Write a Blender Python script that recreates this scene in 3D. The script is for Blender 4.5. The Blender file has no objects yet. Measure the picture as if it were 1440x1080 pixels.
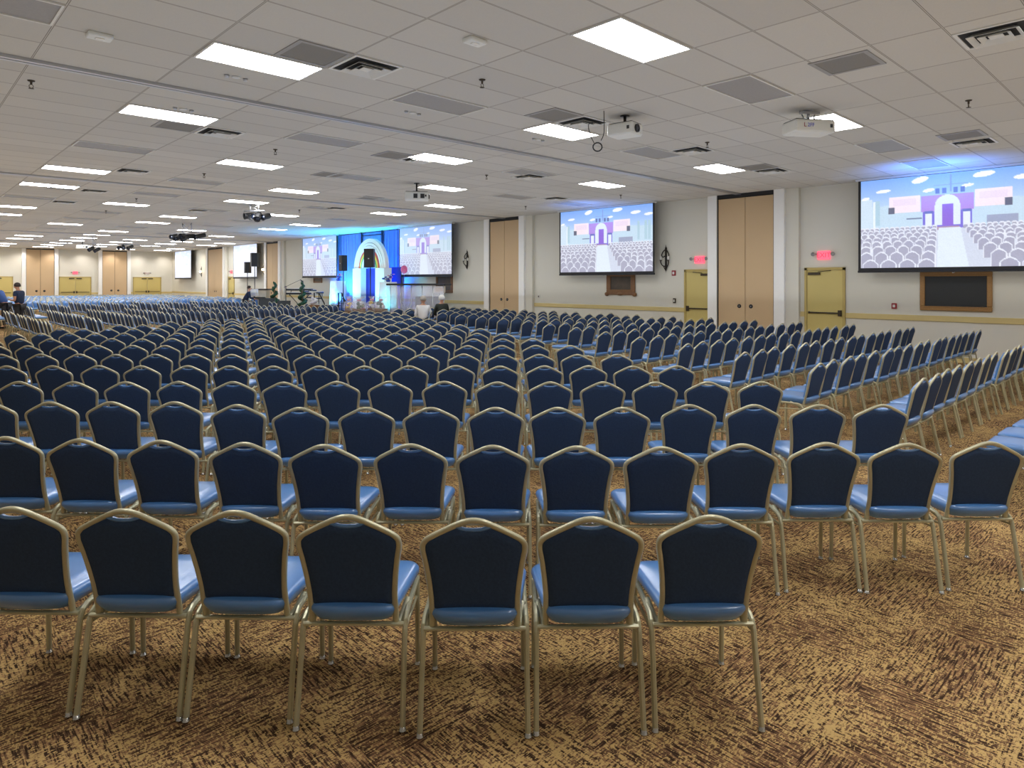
import bpy, math, random
import numpy as np
from mathutils import Vector, Matrix
random.seed(7)
scene = bpy.context.scene
COL = scene.collection
PI = math.pi

# ------------------------------------------------------------------ camera, world, light, exposure
F_PX, HORIZON, CAM_H = 930.0, 396.5, 1.8
YAW = math.radians(43.5)
CEIL = 4.26
WX, WY = 17.4, 59.5                      # screen wall (x) and far wall (y)
cam_d = bpy.data.cameras.new('camera')
cam = bpy.data.objects.new('camera', cam_d); COL.objects.link(cam)
cam.location = (0, 0, CAM_H); cam.rotation_euler = (PI / 2, 0, -YAW)
cam_d.sensor_fit = 'HORIZONTAL'; cam_d.sensor_width = 36.0; cam_d.lens = 36.0 * F_PX / 1440
cam_d.shift_y = -(540 - HORIZON) / 1440
cam_d.clip_end = 200
scene.camera = cam
w = bpy.data.worlds.new('world'); scene.world = w; w.use_nodes = True
w.node_tree.nodes['Background'].inputs[0].default_value = (1, 1, 1, 1)
w.node_tree.nodes['Background'].inputs[1].default_value = 0.3
scene.view_settings.view_transform = 'Standard'
scene.view_settings.look = 'None'
scene.view_settings.gamma = 1
scene.view_settings.use_curve_mapping = False
scene.view_settings.exposure = 0.30
scene.cycles.use_denoising = True
scene.cycles.max_bounces = 6
scene.cycles.diffuse_bounces = 4
scene.cycles.glossy_bounces = 3
scene.cycles.sample_clamp_indirect = 6
PANEL_L = 18.0                           # radiance of the ceiling light panels

def area_light(name, loc, rot, sx, sy, power, color=(1, 1, 1), spread=PI):
    d = bpy.data.lights.new(name, 'AREA'); d.shape = 'RECTANGLE'; d.size = sx; d.size_y = sy
    d.energy = power; d.color = color; d.spread = spread
    o = bpy.data.objects.new(name, d); COL.objects.link(o); o.location = loc; o.rotation_euler = rot
    return o
def spot_light(name, loc, target, power, color, angle, blend=0.6, radius=0.08):
    d = bpy.data.lights.new(name, 'SPOT'); d.energy = power; d.color = color; d.spot_size = math.radians(angle)
    d.spot_blend = blend; d.shadow_soft_size = radius
    o = bpy.data.objects.new(name, d); COL.objects.link(o); o.location = loc
    o.rotation_euler = (Vector(target) - Vector(loc)).to_track_quat('-Z', 'Y').to_euler()
    return o
# added fill lamp facing up above the chairs, imitating bounce from the floor
area_light('added_bounce_fill', (5.0, 26.0, 1.25), (PI, 0, 0), 24, 64, 1350, (0.98, 0.985, 1.0))
# wall washing
UPB = (0.02, 0.22, 1.0); UPC = (0.05, 0.60, 1.0)
for yy, c, p in ((25.9, UPB, 500), (27.4, UPC, 700), (29.9, UPC, 600), (31.3, UPB, 420)):
    spot_light('stage_uplight', (16.75, yy, 0.75), (16.5, yy, 4.2), p, c, 120)
for sx, sy in ((9.9, 3.95), (9.9, 13.6)):        # added spots with no fixture, imitating blue spill on the ceiling by two screens
    spot_light('added_blue_spill', (WX - 1.6, sy, 3.2), (WX - 1.3, sy, CEIL), 210 if sy < 8 else 70, (0.06, 0.24, 1.0), 140, 1.0)
# wall washers near the far corner
for k in range(8):
    spot_light('wall_wash', (3.4 + 1.9 * k, WY - 1.0, CEIL - 0.08), (3.4 + 1.9 * k, WY, 2.0), 70, (1.0, 0.92, 0.88), 110, 1.0)
for yy in (41.2, 45.0, 52.0, 57.0):
    spot_light('wall_wash', (WX - 1.0, yy, CEIL - 0.08), (WX, yy, 2.0), 60, (1.0, 0.84, 0.70), 110, 1.0)
spot_light('stage_uplight', (15.2, 28.6, 0.7), (16.9, 28.6, 3.6), 420, (0.03, 0.35, 1.0), 95)
spot_light('stage_uplight', (15.3, 25.0, 0.7), (16.2, 26.0, 2.0), 170, (0.10, 0.75, 1.0), 70)
spot_light('stage_uplight', (15.0, 23.6, 0.7), (15.9, 24.5, 1.4), 90, (0.10, 0.75, 1.0), 80)
spot_light('stage_uplight', (14.9, 28.2, 0.7), (16.2, 27.3, 2.6), 170, (0.2, 0.8, 1.0), 80)
spot_light('stage_uplight', (15.2, 29.6, 0.7), (16.2, 28.2, 2.0), 170, (0.10, 0.75, 1.0), 70)

# ------------------------------------------------------------------ materials
def rgb(r, g, b):
    def l(c):
        c /= 255.0
        return c / 12.92 if c <= 0.04045 else ((c + 0.055) / 1.055) ** 2.4
    return (l(r), l(g), l(b), 1)
class NT:
    def __init__(s, name):
        s.m = bpy.data.materials.new(name); s.m.use_nodes = True
        s.t = s.m.node_tree; s.b = s.t.nodes['Principled BSDF']
    def n(s, typ, **kw):
        nd = s.t.nodes.new(typ)
        for k, v in kw.items():
            if k.startswith('i_'):
                key = k[2:]
                nd.inputs[int(key) if key.isdigit() else key.replace('_', ' ')].default_value = v
            else: setattr(nd, k, v)
        return nd
    def l(s, a, b): s.t.links.new(a, b)
    def math(s, op, a, b=None, c=None, clamp=False):
        nd = s.t.nodes.new('ShaderNodeMath'); nd.operation = op; nd.use_clamp = clamp
        for i, v in enumerate((a, b, c)):
            if v is None: continue
            if isinstance(v, (int, float)): nd.inputs[i].default_value = v
            else: s.l(v, nd.inputs[i])
        return nd.outputs[0]
    def mix(s, f, a, b):
        nd = s.t.nodes.new('ShaderNodeMix'); nd.data_type = 'RGBA'
        for i, v in ((0, f), (6, a), (7, b)):
            if isinstance(v, (int, float, tuple)): nd.inputs[i].default_value = v
            else: s.l(v, nd.inputs[i])
        return nd.outputs[2]
def mat(name, col, rough=0.6, metal=0.0, var=0.06, scale=8.0, bump=0.0, spec=0.5, coat=0.0, emit=None, es=0.0, sheen=0.0):
    """noise-varied surface"""
    t = NT(name); b = t.b
    tc = t.n('ShaderNodeTexCoord'); nz = t.n('ShaderNodeTexNoise', i_Scale=scale, i_Detail=3.0)
    t.l(tc.outputs['Object'], nz.inputs['Vector'])
    c2 = tuple(max(0, x * (1 - var)) for x in col[:3]) + (1,)
    c1 = tuple(min(1, x * (1 + var)) for x in col[:3]) + (1,)
    t.l(t.mix(nz.outputs['Fac'], c1, c2), b.inputs['Base Color'])
    b.inputs['Roughness'].default_value = rough; b.inputs['Metallic'].default_value = metal
    b.inputs['Specular IOR Level'].default_value = spec
    b.inputs['Coat Weight'].default_value = coat; b.inputs['Coat Roughness'].default_value = 0.25
    b.inputs['Sheen Weight'].default_value = sheen
    if bump:
        bp = t.n('ShaderNodeBump', i_Strength=bump, i_Distance=0.01); t.l(nz.outputs['Fac'], bp.inputs['Height'])
        t.l(bp.outputs[0], b.inputs['Normal'])
    if emit:
        b.inputs['Emission Color'].default_value = emit; b.inputs['Emission Strength'].default_value = es
    return t.m

M = {}
M['vinyl'] = mat('blue_vinyl', (0.082, 0.250, 0.60, 1), 0.34, var=0.08, scale=3, spec=0.7, coat=0.9)
M['vinyl'].node_tree.nodes['Principled BSDF'].inputs['Coat IOR'].default_value = 1.6
M['fabric'] = mat('navy_fabric', (0.029, 0.058, 0.128, 1), 0.8, var=0.3, scale=90, bump=0.15, spec=0.3)
M['gold'] = mat('champagne_metal', (0.56, 0.53, 0.36, 1), 0.36, metal=0.35, var=0.08, scale=14)
M['chrome'] = mat('chrome_glide', (0.6, 0.6, 0.6, 1), 0.25, metal=1.0)
M['wall'] = mat('wall_paint', rgb(222, 219, 205), 0.85, var=0.015, scale=2, bump=0.03, spec=0.2)
M['white'] = mat('white_paint', rgb(246, 245, 240), 0.6, var=0.02)
M['rail'] = mat('yellow_trim', rgb(214, 194, 132), 0.6, var=0.03)
M['yellow'] = mat('yellow_door_paint', rgb(206, 187, 114), 0.5, var=0.03, scale=1.5)
M['yframe'] = mat('yellow_frame_paint', rgb(188, 166, 96), 0.5, var=0.03)
M['tan'] = mat('tan_laminate', rgb(205, 176, 136), 0.6, var=0.05, scale=1.2)
M['black'] = mat('black_plastic', (0.012, 0.012, 0.013, 1), 0.5)
M['blackm'] = mat('black_metal', (0.02, 0.02, 0.021, 1), 0.4, metal=0.4)
M['dark'] = mat('dark_grille', (0.03, 0.031, 0.032, 1), 0.75, var=0.4, scale=120)
M['bronze'] = mat('bronze_hardware', (0.075, 0.058, 0.04, 1), 0.4, metal=0.7)
M['iron'] = mat('wrought_iron', (0.04, 0.033, 0.025, 1), 0.55, metal=0.5, var=0.3)
M['wplastic'] = mat('white_plastic', rgb(222, 222, 214), 0.45)
M['wmetal'] = mat('white_enamel', rgb(216, 214, 205), 0.45)
M['unlit'] = mat('unlit_diffuser', rgb(150, 147, 142), 0.5, var=0.1, scale=30)
M['perf'] = mat('perforated_grille', rgb(128, 124, 116), 0.7, var=0.5, scale=150)
M['ventdark'] = mat('duct_shadow_black', (0.02, 0.02, 0.02, 1), 0.9)
M['alum'] = mat('aluminium_rail', (0.5, 0.51, 0.53, 1), 0.35, metal=0.8)
M['wood'] = mat('carved_wood', rgb(122, 84, 48), 0.5, var=0.35, scale=25, bump=0.4)
M['gilt'] = mat('gilt_wood', rgb(158, 118, 66), 0.45, var=0.3, scale=40, bump=0.4)
M['chalk'] = mat('black_board', (0.022, 0.024, 0.024, 1), 0.6, var=0.2, scale=2)
M['painting'] = mat('dark_painting', rgb(70, 58, 44), 0.4, var=0.8, scale=4)
M['red'] = mat('red_plastic', rgb(150, 30, 36), 0.4)
M['skin'] = mat('skin', rgb(198, 146, 118), 0.6, var=0.05)
M['hairw'] = mat('white_hair', rgb(214, 212, 206), 0.8, var=0.12, scale=60, bump=0.5)
M['hairg'] = mat('grey_hair', rgb(165, 158, 148), 0.8, var=0.25, scale=60, bump=0.5)
M['haird'] = mat('dark_hair', rgb(44, 34, 28), 0.7, var=0.3, scale=60, bump=0.5)
M['shirtw'] = mat('white_shirt', rgb(228, 226, 224), 0.85, var=0.04, bump=0.2)
M['shirtn'] = mat('navy_shirt', rgb(32, 46, 74), 0.85, var=0.1, bump=0.2)
M['shirtb'] = mat('blue_shirt', rgb(66, 96, 156), 0.85, var=0.1, bump=0.2)
M['shirtk'] = mat('dark_shirt', rgb(34, 40, 34), 0.85, var=0.15, bump=0.2)
M['trouser'] = mat('dark_trousers', rgb(50, 50, 54), 0.85, var=0.1)
M['leaf'] = mat('green_leaf', rgb(26, 66, 36), 0.6, var=0.5, scale=30)
M['leafd'] = mat('dark_leaf', rgb(36, 52, 52), 0.6, var=0.5, scale=30)
M['basket'] = mat('wicker', rgb(120, 82, 52), 0.8, var=0.4, scale=60, bump=0.6)
M['cloth'] = mat('white_cloth', rgb(226, 224, 226), 0.85, var=0.04, scale=20, bump=0.3)
M['bluecarpet'] = mat('blue_stage_carpet', rgb(52, 84, 150), 0.95, var=0.2, scale=60)
M['drape'] = mat('blue_drape', rgb(120, 140, 215), 0.8, var=0.08, scale=10)
M['royal'] = mat('royal_blue_banner', rgb(44, 60, 190), 0.75, var=0.08)
M['pink'] = mat('pink_balloon', rgb(232, 110, 160), 0.3)
M['petalp'] = mat('pink_petal', rgb(226, 150, 170), 0.7, var=0.3, scale=40)
M['petalb'] = mat('blue_petal', rgb(60, 90, 190), 0.7, var=0.3, scale=40)
M['beige'] = mat('beige_fabric', rgb(206, 196, 180), 0.8, var=0.1)
M['paper'] = mat('white_paper', rgb(236, 236, 234), 0.8)
M['darkgrey'] = mat('dark_grey_case', rgb(52, 54, 56), 0.6, var=0.15)
M['cable'] = mat('black_cable', (0.03, 0.03, 0.03, 1), 0.6)
M['rb_r'] = mat('red_band', rgb(226, 90, 80), 0.6); M['rb_y'] = mat('yellow_band', rgb(240, 206, 90), 0.6)
M['rb_g'] = mat('green_band', rgb(100, 190, 120), 0.6); M['rb_b'] = mat('blue_band', rgb(120, 160, 235), 0.6)
def emis(name, col, s, base=(0.8, 0.8, 0.8, 1)):
    m = mat(name, base, 0.4, emit=col, es=s); return m
M['lamp'] = emis('lit_diffuser', (0.98, 0.99, 1.0, 1), PANEL_L)
M['exit'] = emis('exit_red', (1.0, 0.10, 0.17, 1), 1.15, (0.6, 0.1, 0.1, 1))
M['exitl'] = emis('exit_letter', (0.85, 0.04, 0.10, 1), 0.8, (0.4, 0.02, 0.03, 1))
M['bulb'] = emis('warm_bulb', (1.0, 0.72, 0.42, 1), 14)
M['glass_off'] = mat('frosted_glass', rgb(232, 230, 222), 0.25, spec=0.6)
def clear(name, tint, alpha=0.22):
    t = NT(name); b = t.b; b.inputs['Base Color'].default_value = tint; b.inputs['Roughness'].default_value = 0.08
    b.inputs['Alpha'].default_value = alpha; b.inputs['Specular IOR Level'].default_value = 0.7
    return t.m
M['acrylic'] = clear('clear_acrylic', (0.85, 0.88, 1.0, 1), 0.28)
M['cello'] = clear('cellophane', (0.9, 0.9, 0.95, 1), 0.25)
M['lens'] = mat('lens_glass', (0.02, 0.03, 0.06, 1), 0.06, spec=0.9)

# ceiling: sagging lay-in boards on a slim grid
TX, TY = 1.25, 0.65
def ceiling_mat():
    t = NT('ceiling_boards'); tc = t.n('ShaderNodeTexCoord'); sp = t.n('ShaderNodeSeparateXYZ')
    t.l(tc.outputs['Object'], sp.inputs[0])
    u = t.math('DIVIDE', t.math('SUBTRACT', sp.outputs[0], 3.05 - TX / 2), TX)
    v = t.math('DIVIDE', t.math('SUBTRACT', sp.outputs[1], 4.05 - TY / 2), TY)
    def edge(c, size, wid):
        f = t.math('FRACT', c); d = t.math('MINIMUM', f, t.math('SUBTRACT', 1.0, f))
        return t.math('LESS_THAN', t.math('MULTIPLY', d, size), wid), t.math('MULTIPLY', d, size)
    eu, du = edge(u, TX, 0.004); ev, dv = edge(v, TY, 0.004)
    grid = t.math('MAXIMUM', eu, ev)
    gu, _ = edge(u, TX, 0.011); gv, _ = edge(v, TY, 0.011)
    groove = t.math('SUBTRACT', t.math('MAXIMUM', gu, gv), grid)
    cell = t.n('ShaderNodeCombineXYZ'); t.l(t.math('FLOOR', u), cell.inputs[0]); t.l(t.math('FLOOR', v), cell.inputs[1])
    wn = t.n('ShaderNodeTexWhiteNoise'); t.l(cell.outputs[0], wn.inputs['Vector'])
    fine = t.n('ShaderNodeTexNoise', i_Scale=55.0, i_Detail=4.0); t.l(tc.outputs['Object'], fine.inputs['Vector'])
    tile = t.mix(wn.outputs['Value'], rgb(207, 203, 192), rgb(197, 193, 183))
    tile = t.mix(t.math('MULTIPLY', fine.outputs['Fac'], 0.25), tile, rgb(176, 171, 160))
    c = t.mix(grid, tile, rgb(196, 190, 178)); c = t.mix(groove, c, rgb(138, 132, 122))
    t.l(c, t.b.inputs['Base Color']); t.b.inputs['Roughness'].default_value = 0.9; t.b.inputs['Specular IOR Level'].default_value = 0.15
    # sag of every board and grit
    su = t.math('SINE', t.math('MULTIPLY', t.math('FRACT', u), PI)); sv = t.math('SINE', t.math('MULTIPLY', t.math('FRACT', v), PI))
    h = t.math('MULTIPLY', t.math('MULTIPLY', su, sv), t.math('MULTIPLY', wn.outputs['Value'], -0.012))
    h = t.math('ADD', h, t.math('MULTIPLY', fine.outputs['Fac'], 0.0015))
    bp = t.n('ShaderNodeBump', i_Strength=1.0, i_Distance=1.0); t.l(h, bp.inputs['Height']); t.l(bp.outputs[0], t.b.inputs['Normal'])
    return t.m
def carpet_mat():
    t = NT('woven_carpet'); tc = t.n('ShaderNodeTexCoord'); sp = t.n('ShaderNodeSeparateXYZ'); t.l(tc.outputs['Object'], sp.inputs[0])
    wob = t.n('ShaderNodeTexNoise', i_Scale=5.0, i_Detail=2.0); t.l(tc.outputs['Object'], wob.inputs['Vector'])
    wb = t.math('MULTIPLY', t.math('SUBTRACT', wob.outputs['Fac'], 0.5), 0.10)
    x = t.math('ADD', sp.outputs[0], wb); y = t.math('ADD', sp.outputs[1], wb)
    S = 0.66
    par = t.math('MODULO', t.math('ADD', t.math('FLOOR', t.math('DIVIDE', x, S)), t.math('FLOOR', t.math('DIVIDE', y, S * 0.8))), 2.0)
    par = t.math('GREATER_THAN', t.math('ABSOLUTE', par), 0.5)
    def strands(sx, sy, det=2.0):
        mp = t.n('ShaderNodeMapping'); t.l(tc.outputs['Object'], mp.inputs[0]); mp.inputs['Scale'].default_value = (sx, sy, 1)
        nz = t.n('ShaderNodeTexNoise', i_Scale=1.0, i_Detail=det, i_Roughness=0.6); t.l(mp.outputs[0], nz.inputs['Vector'])
        return nz.outputs['Fac']
    def pick(a, b):
        m = t.n('ShaderNodeMix'); t.l(par, m.inputs[0]); t.l(a, m.inputs[2]); t.l(b, m.inputs[3]); return m.outputs[0]
    st = t.n('ShaderNodeMath', operation='ADD'); t.l(pick(strands(11, 108), strands(108, 11)), st.inputs[0]); st.inputs[1].default_value = 0.0
    dash = pick(strands(112, 50, 1.5), strands(50, 112, 1.5))
    blob = t.n('ShaderNodeTexNoise', i_Scale=34.0, i_Detail=2.0, i_Roughness=0.6, i_Distortion=0.8); t.l(tc.outputs['Object'], blob.inputs['Vector'])
    big = t.n('ShaderNodeTexNoise', i_Scale=3.0, i_Detail=2.0); t.l(tc.outputs['Object'], big.inputs['Vector'])
    r1 = t.n('ShaderNodeValToRGB'); e = r1.color_ramp.elements
    e[0].position = 0.40; e[0].color = rgb(64, 46, 34); e[1].position = 0.62; e[1].color = rgb(172, 132, 92)
    k = e.new(0.50); k.color = rgb(118, 88, 66)
    t.l(st.outputs[0], r1.inputs[0])
    g = t.math('ADD', t.math('MULTIPLY', dash, 0.55), t.math('ADD', t.math('MULTIPLY', blob.outputs['Fac'], 0.30), t.math('MULTIPLY', big.outputs['Fac'], 0.24)))
    g = t.math('ADD', g, t.math('MULTIPLY', st.outputs[0], 0.10))
    r2 = t.n('ShaderNodeMapRange'); r2.inputs[1].default_value = 0.582; r2.inputs[2].default_value = 0.625; t.l(g, r2.inputs[0])
    r3 = t.n('ShaderNodeMapRange'); r3.inputs[1].default_value = 0.425; r3.inputs[2].default_value = 0.49; t.l(st.outputs[0], r3.inputs[0])
    r4 = t.n('ShaderNodeMapRange'); r4.inputs[1].default_value = 0.635; r4.inputs[2].default_value = 0.67; t.l(g, r4.inputs[0])
    c = t.mix(t.math('MAXIMUM', t.math('MULTIPLY', t.math('MULTIPLY', r2.outputs[0], r3.outputs[0]), 0.88), r4.outputs[0]), r1.outputs[0], rgb(208, 174, 116))
    t.l(c, t.b.inputs['Base Color']); t.b.inputs['Roughness'].default_value = 0.95; t.b.inputs['Specular IOR Level'].default_value = 0.1
    bp = t.n('ShaderNodeBump', i_Strength=0.6, i_Distance=0.004); t.l(st.outputs[0], bp.inputs['Height']); t.l(bp.outputs[0], t.b.inputs['Normal'])
    return t.m
M['ceiling'] = ceiling_mat(); M['carpet'] = carpet_mat()

# ------------------------------------------------------------------ mesh helpers
class MB:
    def __init__(s): s.v = []; s.f = []; s.m = []; s.s = []
    def add(s, vs, fs, mi=0, smooth=False):
        o = len(s.v); s.v += [tuple(p) for p in vs]
        for f in fs: s.f.append(tuple(i + o for i in f)); s.m.append(mi); s.s.append(smooth)
        return s
    def box(s, x0, x1, y0, y1, z0, z1, mi=0, c=0.0):
        x0, x1 = min(x0, x1), max(x0, x1); y0, y1 = min(y0, y1), max(y0, y1); z0, z1 = min(z0, z1), max(z0, z1)
        if c <= 0:
            v = [(x, y, z) for z in (z0, z1) for y in (y0, y1) for x in (x0, x1)]
            return s.add(v, [(0, 2, 3, 1), (4, 5, 7, 6), (0, 1, 5, 4), (2, 6, 7, 3), (0, 4, 6, 2), (1, 3, 7, 5)], mi)
        c = min(c, (x1 - x0) / 2.01, (y1 - y0) / 2.01, (z1 - z0) / 2.01)
        def ring(z, i): return [(x0 + i + c, y0 + i, z), (x1 - i - c, y0 + i, z), (x1 - i, y0 + i + c, z), (x1 - i, y1 - i - c, z),
                                (x1 - i - c, y1 - i, z), (x0 + i + c, y1 - i, z), (x0 + i, y1 - i - c, z), (x0 + i, y0 + i + c, z)]
        rs = [ring(z0, c * .6), ring(z0 + c, 0), ring(z1 - c, 0), ring(z1, c * .6)]
        v = [p for r in rs for p in r]
        f = [tuple(range(7, -1, -1)), tuple(range(24, 32))]
        for k in range(3):
            for i in range(8): f.append((k * 8 + i, k * 8 + (i + 1) % 8, k * 8 + 8 + (i + 1) % 8, k * 8 + 8 + i))
        return s.add(v, f, mi)
    def xf(s, mtx, start=0):
        for i in range(start, len(s.v)): s.v[i] = tuple(mtx @ Vector(s.v[i]))
        return s
    def rings(s, rs, mi=0, cap0=True, cap1=True, closed=True, smooth=True):
        n = len(rs[0]); v = [p for r in rs for p in r]; f = []
        for k in range(len(rs) - 1):
            for i in range(n if closed else n - 1):
                a = k * n + i; b = k * n + (i + 1) % n
                f.append((a, b, b + n, a + n))
        s.add(v, f, mi, smooth)
        o = len(s.v) - len(v)
        if cap0: s.f.append(tuple(o + i for i in range(n - 1, -1, -1))); s.m.append(mi); s.s.append(False)
        if cap1: s.f.append(tuple(o + (len(rs) - 1) * n + i for i in range(n))); s.m.append(mi); s.s.append(False)
        return s
    def tube(s, pts, r, n=8, mi=0, r2=None, cap=True, hint=(0, 1, 0), smooth=True, sq=False):
        P = [Vector(p) for p in pts]; r2 = r2 or r; rs = []
        side = None
        for i, p in enumerate(P):
            t = (P[min(i + 1, len(P) - 1)] - P[max(i - 1, 0)]).normalized()
            if side is None:
                side = t.cross(Vector(hint))
                if side.length < 1e-3: side = t.cross(Vector((1, 0, 0)))
                side.normalize()
            else: side = (side - t * side.dot(t)).normalized()
            up = side.cross(t)
            rr = r[i] if isinstance(r, (list, tuple)) else r
            r2r = r2[i] if isinstance(r2, (list, tuple)) else r2
            ring = []
            for k in range(n):
                a = 2 * PI * (k + 0.5) / n; ca, sa = math.cos(a), math.sin(a)
                if sq:
                    q = max(abs(ca), abs(sa)); ca, sa = ca / q, sa / q
                    q = 0.9 if abs(abs(ca) - abs(sa)) < 0.2 else 1; ca *= q; sa *= q
                ring.append(p + side * ca * rr + up * sa * r2r)
            rs.append(ring)
        return s.rings(rs, mi, cap, cap, smooth=smooth)
    def lathe(s, prof, c=(0, 0, 0), n=16, mi=0, smooth=True, axis='z'):
        rs = []
        for r, z in prof:
            ring = []
            for k in range(n):
                a = 2 * PI * k / n; x, y = r * math.cos(a), r * math.sin(a)
                p = (x, y, z) if axis == 'z' else ((z, x, y) if axis == 'x' else (y, z, x))
                ring.append((c[0] + p[0], c[1] + p[1], c[2] + p[2]))
            rs.append(ring)
        return s.rings(rs, mi, smooth=smooth)
    def ball(s, c, r, n=10, m=7, mi=0):
        if isinstance(r, (int, float)): r = (r, r, r)
        prof = []
        rs = []
        for j in range(m + 1):
            ph = PI * (j + 0.02) / (m + 0.04) if 0 < j < m else (0.03 if j == 0 else PI - 0.03)
            rs.append([(c[0] + r[0] * math.sin(ph) * math.cos(2 * PI * k / n), c[1] + r[1] * math.sin(ph) * math.sin(2 * PI * k / n), c[2] - r[2] * math.cos(ph)) for k in range(n)])
        return s.rings(rs, mi)
    def build(s, name, mats, parent=None, loc=None):
        me = bpy.data.meshes.new(name)
        me.from_pydata(s.v, [], s.f)
        if not isinstance(mats, (list, tuple)): mats = [mats]
        for m in mats: me.materials.append(M[m] if isinstance(m, str) else m)
        me.polygons.foreach_set('material_index', s.m); me.polygons.foreach_set('use_smooth', s.s)
        me.update()
        o = bpy.data.objects.new(name, me); COL.objects.link(o)
        if parent: o.parent = parent
        if loc: o.location = loc
        return o
def bz(m, x0, x1, y0, y1, z0, z1, c=0.0): return MB().box(x0, x1, y0, y1, z0, z1, 0, c)
def tag(o, label=None, cat=None, group=None, kind=None):
    if label: o['label'] = label
    if cat: o['category'] = cat
    if group: o['group'] = group
    if kind: o['kind'] = kind
    return o
def empty(name, loc, rz=0, label=None, cat=None, group=None, kind=None):
    o = bpy.data.objects.new(name, None); COL.objects.link(o); o.location = loc; o.rotation_euler = (0, 0, rz)
    o.empty_display_size = 0.1
    return tag(o, label, cat, group, kind)
def struct(mb, name, mats, parent=None, loc=None):
    o = mb.build(name, mats, parent, loc)
    if not parent: o['kind'] = 'structure'
    return o
def copy_tree(o, parent=None):
    c = o.copy(); COL.objects.link(c)
    if parent: c.parent = parent
    for ch in o.children: copy_tree(ch, c)
    return c
def smoothpath(pts, k=4):
    P = [Vector(p) for p in pts]; out = []
    for i in range(len(P) - 1):
        p0 = P[max(i - 1, 0)]; p1 = P[i]; p2 = P[i + 1]; p3 = P[min(i + 2, len(P) - 1)]
        for j in range(k):
            t = j / k
            out.append(0.5 * ((2 * p1) + (p2 - p0) * t + (2 * p0 - 5 * p1 + 4 * p2 - p3) * t * t + (3 * p1 - p0 - 3 * p2 + p3) * t ** 3))
    out.append(P[-1]); return out
ORD = ['', 'first', 'second', 'third', 'fourth', 'fifth', 'sixth', 'seventh', 'eighth', 'ninth', 'tenth', 'eleventh', 'twelfth', 'thirteenth',
       'fourteenth', 'fifteenth', 'sixteenth', 'seventeenth', 'eighteenth', 'nineteenth', 'twentieth', 'twenty-first', 'twenty-second',
       'twenty-third', 'twenty-fourth', 'twenty-fifth', 'twenty-sixth', 'twenty-seventh', 'twenty-eighth', 'twenty-ninth', 'thirtieth']
def project(X, Y, Z):
    x = math.cos(YAW) * X - math.sin(YAW) * Y; z = math.sin(YAW) * X + math.cos(YAW) * Y
    if z < 0.3: return None
    return 720 + F_PX * x / z, HORIZON - F_PX * (Z - CAM_H) / z, z
def cam2w(x, z): return math.cos(YAW) * x + math.sin(YAW) * z, -math.sin(YAW) * x + math.cos(YAW) * z

# ------------------------------------------------------------------ the hall
struct(bz(0, -9, WX + 0.3, -7, WY + 0.3, -0.2, 0), 'floor', 'carpet')
struct(bz(0, -9, WX + 0.3, -7, WY + 0.3, CEIL, CEIL + 0.2), 'ceiling', 'ceiling')
struct(bz(0, WX, WX + 0.3, -7, WY + 0.3, 0, CEIL), 'wall_right', 'wall')
struct(bz(0, -9, WX, WY, WY + 0.3, 0, CEIL), 'wall_back', 'wall')
struct(bz(0, -9.3, -9, -7, WY + 0.3, 0, CEIL), 'wall_left', 'wall')
struct(bz(0, -9.3, WX + 0.3, -7.3, -7, 0, CEIL), 'wall_front', 'wall')

# bays with folding partition closets: (y0, y1)
CLOSETS = [(7.98, 9.65), (17.75, 19.44), (38.6, 40.3), (47.6, 50.6)]
RDOORS = [(6.30, 7.18), (9.90, 10.75), (46.0, 46.9)]
BX = WX - 0.22
def segs(lo, hi, holes):
    out = []; c = lo
    for a, b in sorted(holes):
        if a > c: out.append((c, a))
        c = max(c, b)
    if c < hi: out.append((c, hi))
    return out
tn = 1
for k, (a, b) in enumerate(segs(-7, WY, [(y0 - 0.62, y1 + 0.28) for y0, y1 in CLOSETS] + [(a - .06, b + .06) for a, b in RDOORS])):
    struct(bz(0, WX - 0.025, WX, a, b, 0.90, 1.03, 0.006), 'trim_%d' % tn, 'rail'); tn += 1
    struct(bz(0, WX - 0.018, WX, a, b, 0.0, 0.12), 'baseboard_right.%03d' % k if k else 'baseboard_right', 'rail')
for k, (y0, y1) in enumerate(CLOSETS):
    for a, b in ((y0 - 0.28, y0), (y1, y1 + 0.28)):
        struct(bz(0, BX, WX, a, b, 0, CEIL), 'trim_%d' % tn, 'white'); tn += 1
    struct(bz(0, WX - 0.12, WX, y0 - 0.62, y0 - 0.28, 0, CEIL), 'trim_%d' % tn, 'wall'); tn += 1
    d = struct(bz(0, BX + 0.04, WX, y0, y1, CEIL - 0.10, CEIL), 'trim_%d' % tn, 'black'); tn += 1
    for h in range(2):
        ym = (y0 + y1) / 2; a, b = ((y0 + 0.03, ym - 0.006), (ym + 0.006, y1 - 0.03))[h]
        dn = k * 2 + h + 1
        dr = struct(bz(0, BX + 0.06, BX + 0.10, a, b, 0.02, CEIL - 0.12, 0.004), 'door_%d' % dn, 'tan')
        MB().box(BX + 0.045, BX + 0.0595, a - 0.03 if h == 0 else b, a if h == 0 else b + 0.03, 0, CEIL - 0.1).build('door_edge', 'black', dr)
        py = (ym - 0.17) if h == 0 else (ym + 0.17)
        pl = MB().lathe([(0.0, 0), (0.055, 0), (0.055, 0.012), (0.04, 0.014)], (0, 0, 0), 20, axis='x')
        pl.xf(Matrix.Translation((BX + 0.059, py, 1.13)) @ Matrix.Rotation(PI, 4, 'Z')); p = pl.build('door_pull', 'black', dr)
        MB().ball((BX + 0.044, py, 1.13), (0.004, 0.014, 0.014)).build('lock_barrel', 'alum', p)
    struct(bz(0, BX + 0.10, BX + 0.12, y0, y1, 0, CEIL - 0.1), 'trim_%d' % tn, 'black'); tn += 1
dn = 9
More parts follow.
